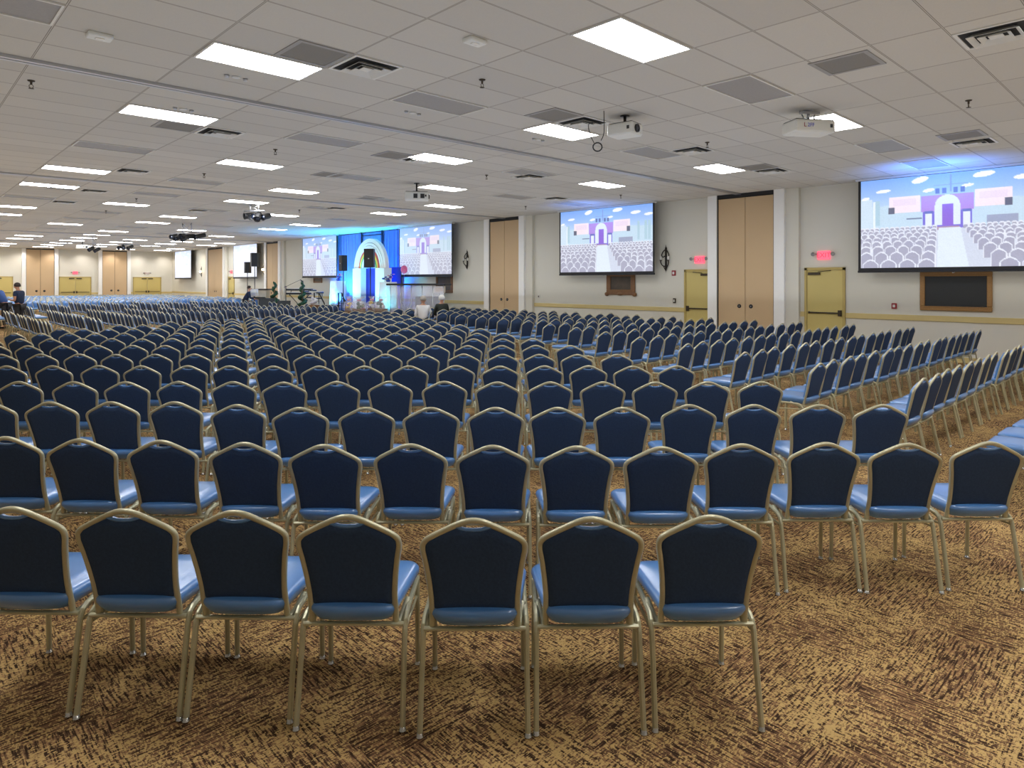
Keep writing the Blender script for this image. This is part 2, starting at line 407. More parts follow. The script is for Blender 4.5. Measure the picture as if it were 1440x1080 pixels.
def side_door(name_i, y0, y1, hinge_far, X=WX, parent_rot=None):
    """single yellow door in its frame on the screen wall"""
    fr = struct(MB().box(X - 0.05, X, y0 - 0.06, y0, 0, 2.16).box(X - 0.05, X, y1, y1 + 0.06, 0, 2.16).box(X - 0.05, X, y0 - 0.06, y1 + 0.06, 2.10, 2.17), 'trim_%d' % (tn + name_i), 'yframe')
    d = struct(bz(0, X - 0.03, X - 0.002, y0 + 0.004, y1 - 0.004, 0.01, 2.095, 0.003), 'door_%d' % (dn + name_i), 'yellow')
    lo, hi = (y0 + 0.06, y1 - 0.06)
    b = MB().box(X - 0.085, X - 0.06, lo, hi, 1.0, 1.035, 0, 0.004)
    ly = lo if hinge_far else hi
    b.box(X - 0.09, X - 0.031, ly - 0.04, ly + 0.04, 0.94, 1.09, 0, 0.006)
    b.box(X - 0.07, X - 0.031, (hi if hinge_far else lo) - 0.02, (hi if hinge_far else lo) + 0.02, 0.99, 1.045, 0, 0.004)
    b.build('push_bar', 'bronze', d)
    cy = hi - 0.13 if hinge_far else lo + 0.13
    c = MB().box(X - 0.09, X - 0.031, cy - 0.15, cy + 0.15, 1.98, 2.045, 0, 0.006)
    sg = -1 if hinge_far else 1
    c.tube([(X - 0.07, cy + 0.1 * sg, 2.06), (X - 0.10, cy + 0.28 * sg, 2.075), (X - 0.055, cy + 0.42 * sg, 2.09)], 0.009, 6)
    c.build('door_closer', 'bronze', d)
    return d
side_door(0, 6.30, 7.18, True); side_door(1, 9.90, 10.75, False); side_door(2, 46.0, 46.9, True)
tn += 3; dn += 3
# far wall
BC = [(7.48, 9.21), (12.30, 14.03)]; BD = [(4.66, 6.68), (9.57, 11.54), (14.54, 16.50)]
for k, (a, b) in enumerate(segs(-9, WX, [(x0 - 0.25, x1 + 0.25) for x0, x1 in BC] + [(x0 - .06, x1 + .06) for x0, x1 in BD])):
    struct(bz(0, a, b, WY - 0.025, WY, 0.86, 0.99), 'trim_%d' % tn, 'rail'); tn += 1
for k, (x0, x1) in enumerate(BC):
    for a, b in ((x0 - 0.25, x0), (x1, x1 + 0.25)):
        struct(bz(0, a, b, WY - 0.22, WY, 0, CEIL), 'trim_%d' % tn, 'white'); tn += 1
    struct(bz(0, x0, x1, WY - 0.14, WY - 0.12, 0, CEIL), 'trim_%d' % tn, 'black'); tn += 1
    for h in range(2):
        xm = (x0 + x1) / 2; a, b = ((x0 + 0.03, xm - 0.012), (xm + 0.012, x1 - 0.03))[h]
        d = struct(bz(0, a, b, WY - 0.18, WY - 0.142, 0.02, CEIL - 0.08), 'door_%d' % dn, 'tan'); dn += 1
        px = xm - 0.24 if h == 0 else xm + 0.24
        MB().lathe([(0.0, -0.012), (0.075, -0.012), (0.075, 0), (0.06, 0)], (px, WY - 0.18, 1.13), 16, axis='y').build('door_pull', 'black', d)
for k, (x0, x1) in enumerate(BD):
    struct(MB().box(x0 - 0.06, x0, WY - 0.05, WY, 0, 2.2).box(x1, x1 + 0.06, WY - 0.05, WY, 0, 2.2).box(x0 - 0.06, x1 + 0.06, WY - 0.05, WY, 2.12, 2.2), 'trim_%d' % tn, 'yframe'); tn += 1
    for h in range(2):
        xm = (x0 + x1) / 2; a, b = ((x0 + 0.004, xm - 0.01), (xm + 0.01, x1 - 0.004))[h]
        d = struct(bz(0, a, b, WY - 0.035, WY - 0.002, 0.01, 2.115), 'door_%d' % dn, 'yellow'); dn += 1
        MB().box(a + 0.06, b - 0.06, WY - 0.09, WY - 0.06, 1.0, 1.04, 0, 0.004).box(*((b - 0.12, b - 0.03) if h == 0 else (a + 0.03, a + 0.12)), WY - 0.095, WY - 0.036, 0.94, 1.10).build('push_bar', 'bronze', d)
        MB().box(*((b - 0.4, b - 0.06) if h == 0 else (a + 0.06, a + 0.4)), WY - 0.09, WY - 0.036, 2.03, 2.10).build('door_closer', 'bronze', d)

# operable-wall tracks across the ceiling
for k, ty in enumerate((9.0, 18.6, 39.4, 49.0)):
    m = MB().box(-9, BX + 0.05, ty - 0.075, ty - 0.012, CEIL - 0.035, CEIL).box(-9, BX + 0.05, ty + 0.012, ty + 0.075, CEIL - 0.035, CEIL)
    m.box(-9, BX + 0.05, ty - 0.012, ty + 0.012, CEIL - 0.004, CEIL, 1)
    struct(m, 'trim_%d' % tn, ['alum', 'ventdark']); tn += 1
for k, tx in enumerate((8.35, 13.15)):
    m = MB().box(tx - 0.055, tx - 0.012, 49.1, WY - 0.2, CEIL - 0.025, CEIL).box(tx + 0.012, tx + 0.055, 49.1, WY - 0.2, CEIL - 0.025, CEIL)
    struct(m, 'trim_%d' % tn, ['alum']); tn += 1

# ------------------------------------------------------------------ ceiling fixtures
def frame_ring(m, x0, x1, y0, y1, wd, z0, z1, mi=0):
    m.box(x0, x1, y0, y0 + wd, z0, z1, mi).box(x0, x1, y1 - wd, y1, z0, z1, mi)
    m.box(x0, x0 + wd, y0 + wd, y1 - wd, z0, z1, mi).box(x1 - wd, x1, y0 + wd, y1 - wd, z0, z1, mi)
    return m
def panel(lit):
    r = empty('ceiling_light' if lit else 'unlit_ceiling_light', (0, 0, CEIL))
    hx, hy = TX / 2 - 0.012, TY / 2 - 0.012
    frame_ring(MB(), -hx, hx, -hy, hy, 0.022, -0.014, 0).build('light_frame', 'wmetal', r)
    MB().box(-hx + 0.022, hx - 0.022, -hy + 0.022, hy - 0.022, -0.008 if lit else -0.003, 0).build('diffuser', 'lamp' if lit else 'unlit', r)
    return r
COLS = [0.55, 3.05, 5.55, 8.05, 10.60, 13.15, 15.70]
def in_view(X, Y, Z, mx=30, my=40):
    p = project(X, Y, Z)
    return bool(p) and -mx < p[0] < 1440 + mx and -my < p[1] < 1080 + my
lit0 = panel(True); un0 = panel(False); used = {0: False, 1: False}
for n in range(-2, 18):
    Y = 4.05 + 3.25 * n
    if Y > WY - 1: continue
    for ci, X in enumerate(COLS):
        lit = (ci % 2 == 0) if n % 3 == 0 else (ci % 2 == 1)
        if n > 11: lit = True if (ci + n) % 4 else lit
        if ci == 6:
            if not lit or 25 < Y < 33: continue
            lit = n > 9
        vis = in_view(X, Y, CEIL, 60, 60)
        if not vis and not lit: continue
        src = lit0 if lit else un0
        if used[int(lit)]: o = copy_tree(src)
        else: o = src; used[int(lit)] = True
        o.location = (X, Y, CEIL)
        row = n + 3; col = ci + 1
        tag(o, ('glowing white rectangular ceiling light' if lit else 'dull grey unlit ceiling light') + ', %s panel column and %s row across the hall' % (ORD[col], ORD[row]),
            'ceiling light', 'glowing ceiling light panels' if lit else 'unlit ceiling light panels')
def diffuser_vent():
    r = empty('air_diffuser', (0, 0, CEIL))
    h = 0.31
    MB().box(-h + 0.02, h - 0.02, -h + 0.02, h - 0.02, -0.003, 0).build('duct_opening', 'ventdark', r)
    frame_ring(MB(), -h, h, -h, h, 0.035, -0.012, 0).build('vent_frame', 'wmetal', r)
    for q in (0.215, 0.135):
        m = MB(); a, b = q, q - 0.045
        v = [(-a, -a, -0.045), (a, -a, -0.045), (a, a, -0.045), (-a, a, -0.045), (-b, -b, -0.012), (b, -b, -0.012), (b, b, -0.012), (-b, b, -0.012)]
        v2 = [(x, y, z + 0.004) for x, y, z in v]
        f = []
        for i in range(4):
            j = (i + 1) % 4; f += [(i, j, j + 4, i + 4), (i + 8, i + 12, j + 12, j + 8), (i, i + 8, j + 8, j), (i + 4, j + 4, j + 12, i + 12)]
        m.add(v + v2, f); m.build('louver', 'wmetal', r)
    MB().box(-0.06, 0.06, -0.06, 0.06, -0.03, -0.024).build('louver', 'wmetal', r)
    return r
def return_grille():
    r = empty('return_air_grille', (0, 0, CEIL)); h = 0.31
    frame_ring(MB(), -h, h, -h, h, 0.05, -0.01, 0).build('grille_frame', 'unlit', r)
    MB().box(-h + 0.05, h - 0.05, -h + 0.05, h - 0.05, -0.006, 0).build('perforated_plate', 'perf', r)
    return r
v0 = diffuser_vent(); g0 = return_grille()
vents = [(4.0, 6.65), (7.80, 6.65), (4.0, 11.2), (7.8, 10.9), (10.95, 6.65), (14.2, 6.65), (3.99, 16.4), (10.9, 10.9), (8.0, 1.45), (4.1, 20.7), (7.8, 23.9),
         (10.9, 20.0), (14.3, 13.2), (4.0, 24.2), (13.9, 2.85)]
grs = [(3.36, 6.65), (7.16, 6.65), (3.36, 11.2), (7.16, 10.9), (7.85, 2.8), (13.1, 2.85), (13.56, 6.65), (3.4, 20.7), (10.3, 16.9), (7.4, 13.9)]
for i, (x, y) in enumerate(vents):
    o = v0 if i == 0 else copy_tree(v0); o.location = (x, y, CEIL)
    tag(o, 'square louvred white air diffuser, %s one counted along the hall ceiling' % ORD[1 + sorted(vents, key=lambda q: q[0] + q[1]).index((x, y))], 'air vent', 'ceiling air diffusers')
for i, (x, y) in enumerate(grs):
    o = g0 if i == 0 else copy_tree(g0); o.location = (x, y, CEIL)
    tag(o, 'square grey perforated return grille, %s one counted along the hall ceiling' % ORD[1 + sorted(grs, key=lambda q: q[0] + q[1]).index((x, y))], 'air vent', 'ceiling return grilles')
def sprinkler():
    r = empty('sprinkler_head', (0, 0, CEIL))
    MB().lathe([(0, 0), (0.042, 0), (0.036, -0.012), (0.014, -0.016), (0.012, -0.05), (0, -0.05)], n=12).build('escutcheon', 'bronze', r)
    m = MB().tube([(-0.006, 0, -0.05), (-0.022, 0, -0.062), (-0.018, 0, -0.085), (0, 0, -0.095), (0.018, 0, -0.085), (0.022, 0, -0.062), (0.006, 0, -0.05)], 0.004, 5)
    m.lathe([(0, -0.094), (0.03, -0.096), (0.03, -0.1), (0, -0.102)], n=10); m.build('deflector', 'bronze', r)
    return r
s0 = sprinkler()
sps = [(5.27, 6.08), (5.26, 11.92), (10.65, 2.24), (10.51, 6.08), (10.04, 11.43), (15.08, 11.43), (15.11, 15.28), (5.38, 21.73), (5.53, 26.13), (5.26, 15.69), (10.26, 21.34), (1.3, 9.9)]
for i, (x, y) in enumerate(sps):
    o = s0 if i == 0 else copy_tree(s0); o.location = (x, y, CEIL)
    tag(o, 'small dark sprinkler head under the ceiling boards, %s along the hall' % ORD[i + 1], 'sprinkler', 'ceiling sprinklers')
sen = [(3.06, 8.03), (3.08, 10.03), (5.56, 7.95), (8.18, 7.96)]
def sensor():
    r = empty('emergency_downlight', (0, 0, CEIL))
    MB().lathe([(0, -0.001), (0.05, -0.001), (0.05, -0.012), (0, -0.014)], n=14).build('centre_ring', 'wmetal', r)
    for s in (-1, 1): MB().lathe([(0, -0.001), (0.03, -0.001), (0.026, -0.03), (0, -0.03)], (0.11 * s, 0, 0), n=12).build('lamp_head', 'alum', r)
    return r
e0 = sensor()
for i, (x, y) in enumerate(sen):
    o = e0 if i == 0 else copy_tree(e0); o.location = (x, y, CEIL)
    tag(o, 'small round emergency fitting by the ceiling track, %s along it' % ORD[i + 1], 'ceiling fitting', 'emergency fittings')
def alarm_box(x, y, lab):
    r = empty('ceiling_alarm', (x, y, CEIL), 0.0, lab, 'alarm', 'ceiling alarms')
    MB().box(-0.11, 0.11, -0.075, 0.075, -0.045, 0, 0, 0.012).build('housing', 'wplastic', r)
    MB().box(-0.04, 0.04, -0.03, 0.03, -0.055, -0.045, 0, 0.006).build('strobe_lens', 'glass_off', r)
alarm_box(4.34, 5.12, 'white rectangular ceiling alarm above the middle of the hall')
alarm_box(1.55, 7.58, 'white rectangular ceiling alarm beyond the first ceiling track')

# ------------------------------------------------------------------ chairs
def chair_meshes(lo=False):
    q = 5 if not lo else 1
    nn = 8 if not lo else 4
    prof = [(0.425, 0.172), (0.46, 0.171), (0.53, 0.171), (0.61, 0.178), (0.69, 0.189), (0.742, 0.1985), (0.768, 0.1975), (0.788, 0.183), (0.812, 0.142), (0.842, 0.084), (0.862, 0.038)]
    if lo: prof = [prof[i] for i in (0, 2, 4, 5, 6, 7, 8, 10)]
    def yb(z): return -0.165 - 0.115 * ((z - 0.42) / 0.45)
    rightside = [(x, yb(z), z) for z, x in prof]
    hook = [(0.198, -0.02, 0.425), (0.190, -0.09, 0.395), (0.180, -0.145, 0.384), (0.173, -0.162, 0.398)] if not lo else [(0.190, -0.07, 0.40), (0.175, -0.15, 0.39)]
    path = hook + rightside + [(0, yb(0.868), 0.868)]
    full = path + [(-x, y, z) for x, y, z in reversed(path[:-1])]
    sp = smoothpath(full, q if not lo else 1)
    if not lo: sp = sp[::2] + ([sp[-1]] if len(sp) % 2 == 0 else [])
    out = {}
    out['back_frame'] = MB().tube(sp, 0.0150, nn, r2=0.012, hint=(0, 1, 0), smooth=not lo)
    # outline inside the frame
    outl = []
    half = [(x - 0.006, z) for z, x in prof if z > 0.45 and z < 0.835]
    base = [(0.0, 0.472), (0.10, 0.472), (0.155, 0.473)] if not lo else [(0.155, 0.472)]
    dip = [(0.066, 0.842), (0.052, 0.835), (0.03, 0.829), (0.0, 0.827)] if not lo else [(0.05, 0.838)]
    hs = base + [(half[0][0] - 0.001, 0.485)] + half[1:] + dip
    ring = hs + [(-x, z) for x, z in reversed(hs) if x > 1e-6]
    if lo: ring = hs + [(-x, z) for x, z in reversed(hs)]
    cz = 0.665
    def disk(levels, sgn, m):
        rs = []
        for sc, off in levels: rs.append([(x * sc, yb(cz + (z - cz) * sc) + sgn * off, cz + (z - cz) * sc) for x, z in ring])
        return rs
    # outer back shell (dark cloth) and front pad (blue vinyl)
    m = MB()
    lv = [(1.0, -0.004), (0.995, 0.006), (0.97, 0.011), (0.8, 0.014), (0.4, 0.015)] if not lo else [(1.0, -0.004), (0.97, 0.010)]
    m.rings(disk(lv, -1, m)[::-1], smooth=not lo); out['outer_back'] = m
    m = MB()
    lv = [(0.985, 0.002), (1.0, 0.010), (0.985, 0.026), (0.93, 0.036), (0.75, 0.042), (0.4, 0.044)] if not lo else [(0.985, 0.004), (0.93, 0.034)]
    m.rings(disk(lv, 1, m), smooth=not lo)
    if not lo:  # piped edge at the hand hold
        m.tube([(x, yb(z) - 0.004, z + 0.002) for x, z in ((-0.068, 0.843), (-0.052, 0.836), (-0.03, 0.830), (0, 0.828), (0.03, 0.830), (0.052, 0.836), (0.068, 0.843))], 0.008, 6)
    out['backrest'] = m
    # seat
    def seat_ring(ins, z):
        hb, hf, y0, y1 = 0.182, 0.218, -0.205, 0.24
        pts = []
        cs = [(hf, y1, 0.07), (-hf, y1, 0.07), (-hb, y0, 0.05), (hb, y0, 0.05)]
        angs = [(0, 90), (90, 180), (180, 270), (270, 360)]
        for (cx, cy, rr), (a0, a1) in zip(cs, angs):
            steps = 6 if not lo else 2
            for k in range(steps):
                a = math.radians(a0 + (a1 - a0) * k / (steps - 1))
                px = cx - math.copysign(rr, cx) + rr * math.cos(a); py = cy - math.copysign(rr, cy) + rr * math.sin(a)
                pts.append((px, py))
            if cy < 0 and cx < 0 and not lo: pts += [(-hb * .45, y0), (0, y0), (hb * .45, y0)]
        pts = [(x, y - (0.022 * (1 - (x / hb) ** 2) if y < -0.15 and abs(x) < hb else 0)) for x, y in pts]
        return [(x * (1 - ins), (y - 0.02) * (1 - ins) + 0.02 + (0 if z > 0.47 else 0), z) for x, y in pts]
    lv = [(0.20, 0.408), (0.12, 0.416), (0.045, 0.438), (0.0, 0.458), (0.0, 0.472), (0.035, 0.483), (0.12, 0.490), (0.5, 0.494)] if not lo else [(0.10, 0.418), (0.0, 0.465), (0.08, 0.488)]
    out['seat'] = MB().rings([seat_ring(i, z) for i, z in lv], smooth=True)
    # seat rails and braces
    m = MB()
    for s in (-1, 1):
        m.tube([(0.205 * s, 0.205, 0.412), (0.206 * s, 0.0, 0.414), (0.208 * s, -0.105, 0.412)], 0.011, 4 if lo else 8, hint=(0, 0, 1), sq=not lo, smooth=False)
        if not lo: m.tube([(0.203 * s, 0.20, 0.33), (0.208 * s, -0.155, 0.36)], 0.007, 6, hint=(0, 0, 1))
    m.tube([(-0.2, 0.2, 0.412), (0.2, 0.2, 0.412)], 0.010, 4 if lo else 8, hint=(0, 0, 1), sq=not lo, smooth=False)
    out['seat_rail'] = m
    out['stretcher'] = MB().tube([(-0.207, -0.172, 0.392), (0.207, -0.172, 0.392)], 0.011, 4 if lo else 8, hint=(0, 0, 1), r2=0.008, sq=not lo, smooth=False)
    for s in (-1, 1):
        n = 'l' if s < 0 else 'r'
        pth = [(0.208 * s, -0.08, 0.414), (0.209 * s, -0.125, 0.412), (0.210 * s, -0.152, 0.398), (0.2105 * s, -0.168, 0.370), (0.211 * s, -0.195, 0.25), (0.214 * s, -0.245, 0.018)]
        if lo: pth = [pth[1], pth[3], pth[5]]
        out['leg_r' + n] = MB().tube(pth, 0.0125, 4 if lo else 8, r2=0.0105, hint=(1, 0, 0), sq=not lo, smooth=False)
        out['leg_f' + n] = MB().tube([(0.204 * s, 0.205, 0.42), (0.205 * s, 0.215, 0.018)], 0.0115, 4 if lo else 8, r2=0.0105, hint=(1, 0, 0), sq=not lo, smooth=False)
    if not lo:
        out['glide_r'] = MB().lathe([(0, 0.022), (0.012, 0.02), (0.012, 0.010), (0.016, 0.007), (0.016, 0.002), (0, 0)], n=10)
    return out
CM = {'back_frame': 'gold', 'outer_back': 'fabric', 'backrest': 'vinyl', 'seat': 'vinyl', 'seat_rail': 'gold', 'stretcher': 'gold',
      'leg_rl': 'gold', 'leg_rr': 'gold', 'leg_fl': 'gold', 'leg_fr': 'gold', 'glide_r': 'chrome'}
hi = chair_meshes(False)
def make_chair(glides):
    r = empty('banquet_chair', (0, 0, 0))
    for k in ('seat', 'backrest', 'outer_back', 'back_frame', 'seat_rail', 'stretcher'):
        hi[k].build(k, CM[k], r)
    for k, gx, gy in (('leg_rl', -0.214, -0.247), ('leg_rr', 0.214, -0.247), ('leg_fl', -0.205, 0.215), ('leg_fr', 0.205, 0.215)):
        lg = hi[k].build('leg', 'gold', r)
        if glides: hi['glide_r'].build('foot_glide', 'chrome', lg, (gx, gy, 0))
    return r

chairs = []   # (X, Y, rot, block, row, idx)
def add_cam_chair(px, py, rot_cam, row, idx):
    z = F_PX * (CAM_H - 0.88) / (py - HORIZON); x = (px - 720) / F_PX * z
    zc = z + 0.27 * math.cos(rot_cam); xc = x - 0.27 * math.sin(rot_cam)
    X, Y = cam2w(xc, zc); chairs.append((X, Y, -YAW + rot_cam, 'D', row, idx))
R1 = [(999, 722.5, 0.015), (831, 725, 0.01), (666, 727, 0.005), (489, 722, -0.01), (331, 716, -0.02), (175, 714, -0.02), (19, 711, -0.02)]
R2 = [(1390, 620), (1275, 622), (1160, 621), (1043, 623), (930, 627), (811, 626), (693, 625), (577, 623), (456, 624), (344, 621), (227, 618), (113, 616), (9, 613)]
for i, (px, py, a) in enumerate(R1): add_cam_chair(px, py, a, 1, i + 1)
for i, (px, py) in enumerate(R2): add_cam_chair(px, py, random.uniform(-.02, .02), 2, i + 1)
RA = [1240, 1151, 1060, 969, 875, 784, 697, 606, 515, 421.5, 334, 246, 157, 71, -16]
for i, px in enumerate(RA): add_cam_chair(px, 567 + (5 if 400 < px < 900 else 1) - (4 if px < 300 else 0), random.uniform(-.02, .02), 3, i + 1)
for j in range(3, 17):
    z = 2.62 + 1.17 * j + 0.005
    xr = 2.81 - 0.492 * (j - 2)
    xl = -9.0 + 0.45 * (j - 9.5)
    x = xr; i = 0
    while x > xl:
        i += 1
        X, Y = cam2w(x + random.uniform(-.015, .015), z + 0.27 + random.uniform(-.03, .03))
        if project(X, Y, 0.6)[0] > -60: chairs.append((X, Y, -YAW + random.uniform(-.03, .03), 'D', j + 1, i))
        x -= 0.492
YC = 28.6
for k in range(-1, 16):
    y = 1.91 + 1.168 * k
    x0 = 7.19 + 0.5 * k if k <= 8 else 11.19 + 0.25 * (k - 8)
    x0 += 0.05
    nch = int((15.9 - x0) / 0.485) + 1
    for i in range(nch):
        X = x0 + i * 0.485
        if (12.2 < X < 12.75) and k == 13: continue
        chairs.append((X + random.uniform(-.015, .015), y + 0.27 + random.uniform(-.03, .03), random.uniform(-.03, .03), 'R', k + 2, i + 1))
        chairs.append((X + random.uniform(-.015, .015), 2 * YC - y - 0.27 + random.uniform(-.03, .03), PI + random.uniform(-.03, .03), 'RM', k + 2, i + 1))
for k in range(0, 10):
    x = 2.8 + 1.168 * k
    ys = 19.0 + 0.5 * k; i = 0
    y = ys
    while y < 27.2:
        i += 1
        chairs.append((x + 0.27 + random.uniform(-.03, .03), y, -PI / 2 + random.uniform(-.03, .03), 'L', k + 1, i))
        chairs.append((x + 0.27 + random.uniform(-.03, .03), 2 * YC - y, -PI / 2 + random.uniform(-.03, .03), 'LM', k + 1, i))
        y += 0.49
for (X, Y, r, b, row, i) in [c for c in chairs if c[3] == 'D' and c[4] > 1]:
    X2, Y2 = X, 2 * YC - Y
    if Y2 < WY - 1: chairs.append((X2, Y2, PI - r, 'DM', row, i))
vis = []
BLOCK = []      # floor spots taken by other things: (x, y, radius)
def spot(px, z, rad): x, y = cam2w((px - 720) / F_PX * z, z); BLOCK.append((x, y, rad))
for px, z, rad in ((595, 21.3, .5), (621, 22.6, .5), (27.5, 24.3, .40), (8, 25.5, .45), (345, 34.5, .5), (421, 33.4, .8), (440, 35.0, .7), (402, 32.9, .4), (375, 32.6, .6), (398, 32.4, .6),
                   (367, 38.6, .7), (357, 35.0, .4), (425, 32.0, .4), (386, 33.5, .4), (442, 27.5, .45), (491, 26.8, .5), (504, 26.4, .6), (523, 26.6, .5), (536, 26.3, .55), (441, 29.5, .5), (456, 29.5, .5),
                   (476, 29.0, .5), (486, 29.0, .5), (549, 26.4, .5), (570, 26.2, .5), (590, 26.0, .5), (610, 25.8, .5), (624, 25.6, .5)): spot(px, z, rad)
for x, y in (cam2w(-14.2, 36.5), cam2w(-15.4, 38.5), (14.72, 24.1)): BLOCK.append((x, y, .6))
for c in chairs:
    if any((c[0] - x) ** 2 + (c[1] - y) ** 2 < rad * rad for x, y, rad in BLOCK): continue
    if c[0] > 16.6 or (c[0] > 14.0 and 20.6 < c[1] < 37): continue
    p = project(c[0], c[1], 0.7)
    if not p: continue
    hw = 0.27 * F_PX / p[2]
    if p[0] + hw < -4 or p[0] - hw > 1444: continue
    vis.append((p[2] + abs(p[0] - 720) * 0.002, c))
vis.sort(key=lambda q: q[0])
near, far = vis[:298], vis[298:]
ca = make_chair(True); cb = make_chair(False); uc = [False, False]
BN = {'D': 'centre', 'R': 'exit-door side', 'L': 'far side'}
for rank, (_, (X, Y, r, b, row, i)) in enumerate(near):
    g = rank < 70
    src = ca if g else cb
    if uc[g]: o = copy_tree(src)
    else: o = src; uc[g] = True
    o.location = (X, Y, 0); o.rotation_euler = (0, 0, r)
    if b == 'D': lab = 'navy gold-framed banquet chair, %s from the exit-door end, %s centre row from the back' % (ORD[i], ORD[row]); gr = 'banquet chairs of the centre block'
    else: lab = 'navy gold-framed banquet chair, %s from the aisle, %s row of the exit-door block' % (ORD[i], ORD[row]); gr = 'banquet chairs of the exit-door block'
    if b not in 'DR': lab = 'navy gold-framed banquet chair, %s from the aisle, %s row of the block facing the screens' % (ORD[i], ORD[row]); gr = 'banquet chairs facing the screens'
    tag(o, lab, 'chair', gr)
lo = chair_meshes(True)
def mass(lst):
    order = ['back_frame', 'outer_back', 'backrest', 'seat', 'seat_rail', 'stretcher', 'leg_rl', 'leg_rr', 'leg_fl', 'leg_fr']
    mi = {'gold': 0, 'fabric': 1, 'vinyl': 2}
    V = []; Fs = []; Ms = []
    for k in order:
        o = len(V); V += lo[k].v
        Fs += [tuple(a + o for a in f) for f in lo[k].f]; Ms += [mi[CM[k]]] * len(lo[k].f)
    V = np.array(V); nv = len(V)
    L = np.array([len(f) for f in Fs]); I = np.array([a for f in Fs for a in f])
    n = len(lst); allv = np.empty((n, nv, 3))
    for j, (X, Y, r) in enumerate(lst):
        c, s = math.cos(r), math.sin(r)
        allv[j, :, 0] = V[:, 0] * c - V[:, 1] * s + X; allv[j, :, 1] = V[:, 0] * s + V[:, 1] * c + Y; allv[j, :, 2] = V[:, 2]
    me = bpy.data.meshes.new('banquet_chairs')
    me.vertices.add(n * nv); me.vertices.foreach_set('co', allv.reshape(-1))
    loops = (I[None, :] + (np.arange(n) * nv)[:, None]).reshape(-1)
    me.loops.add(len(loops)); me.loops.foreach_set('vertex_index', loops.astype(np.int32))
    LL = np.tile(L, n); st = np.concatenate([[0], np.cumsum(LL)[:-1]])
    me.polygons.add(len(LL)); me.polygons.foreach_set('loop_start', st.astype(np.int32)); me.polygons.foreach_set('loop_total', LL.astype(np.int32))
    for m in ('gold', 'fabric', 'vinyl'): me.materials.append(M[m])
    me.polygons.foreach_set('material_index', np.tile(np.array(Ms, dtype=np.int32), n))
    me.update(calc_edges=True); me.validate()
    o = bpy.data.objects.new('distant_banquet_chairs', me); COL.objects.link(o)
    tag(o, 'hundreds of further blue banquet chairs filling the hall towards the stage', 'chairs', None, 'stuff')
mass([c[:3] for _, c in far])
print('chairs', len(vis), len(far))

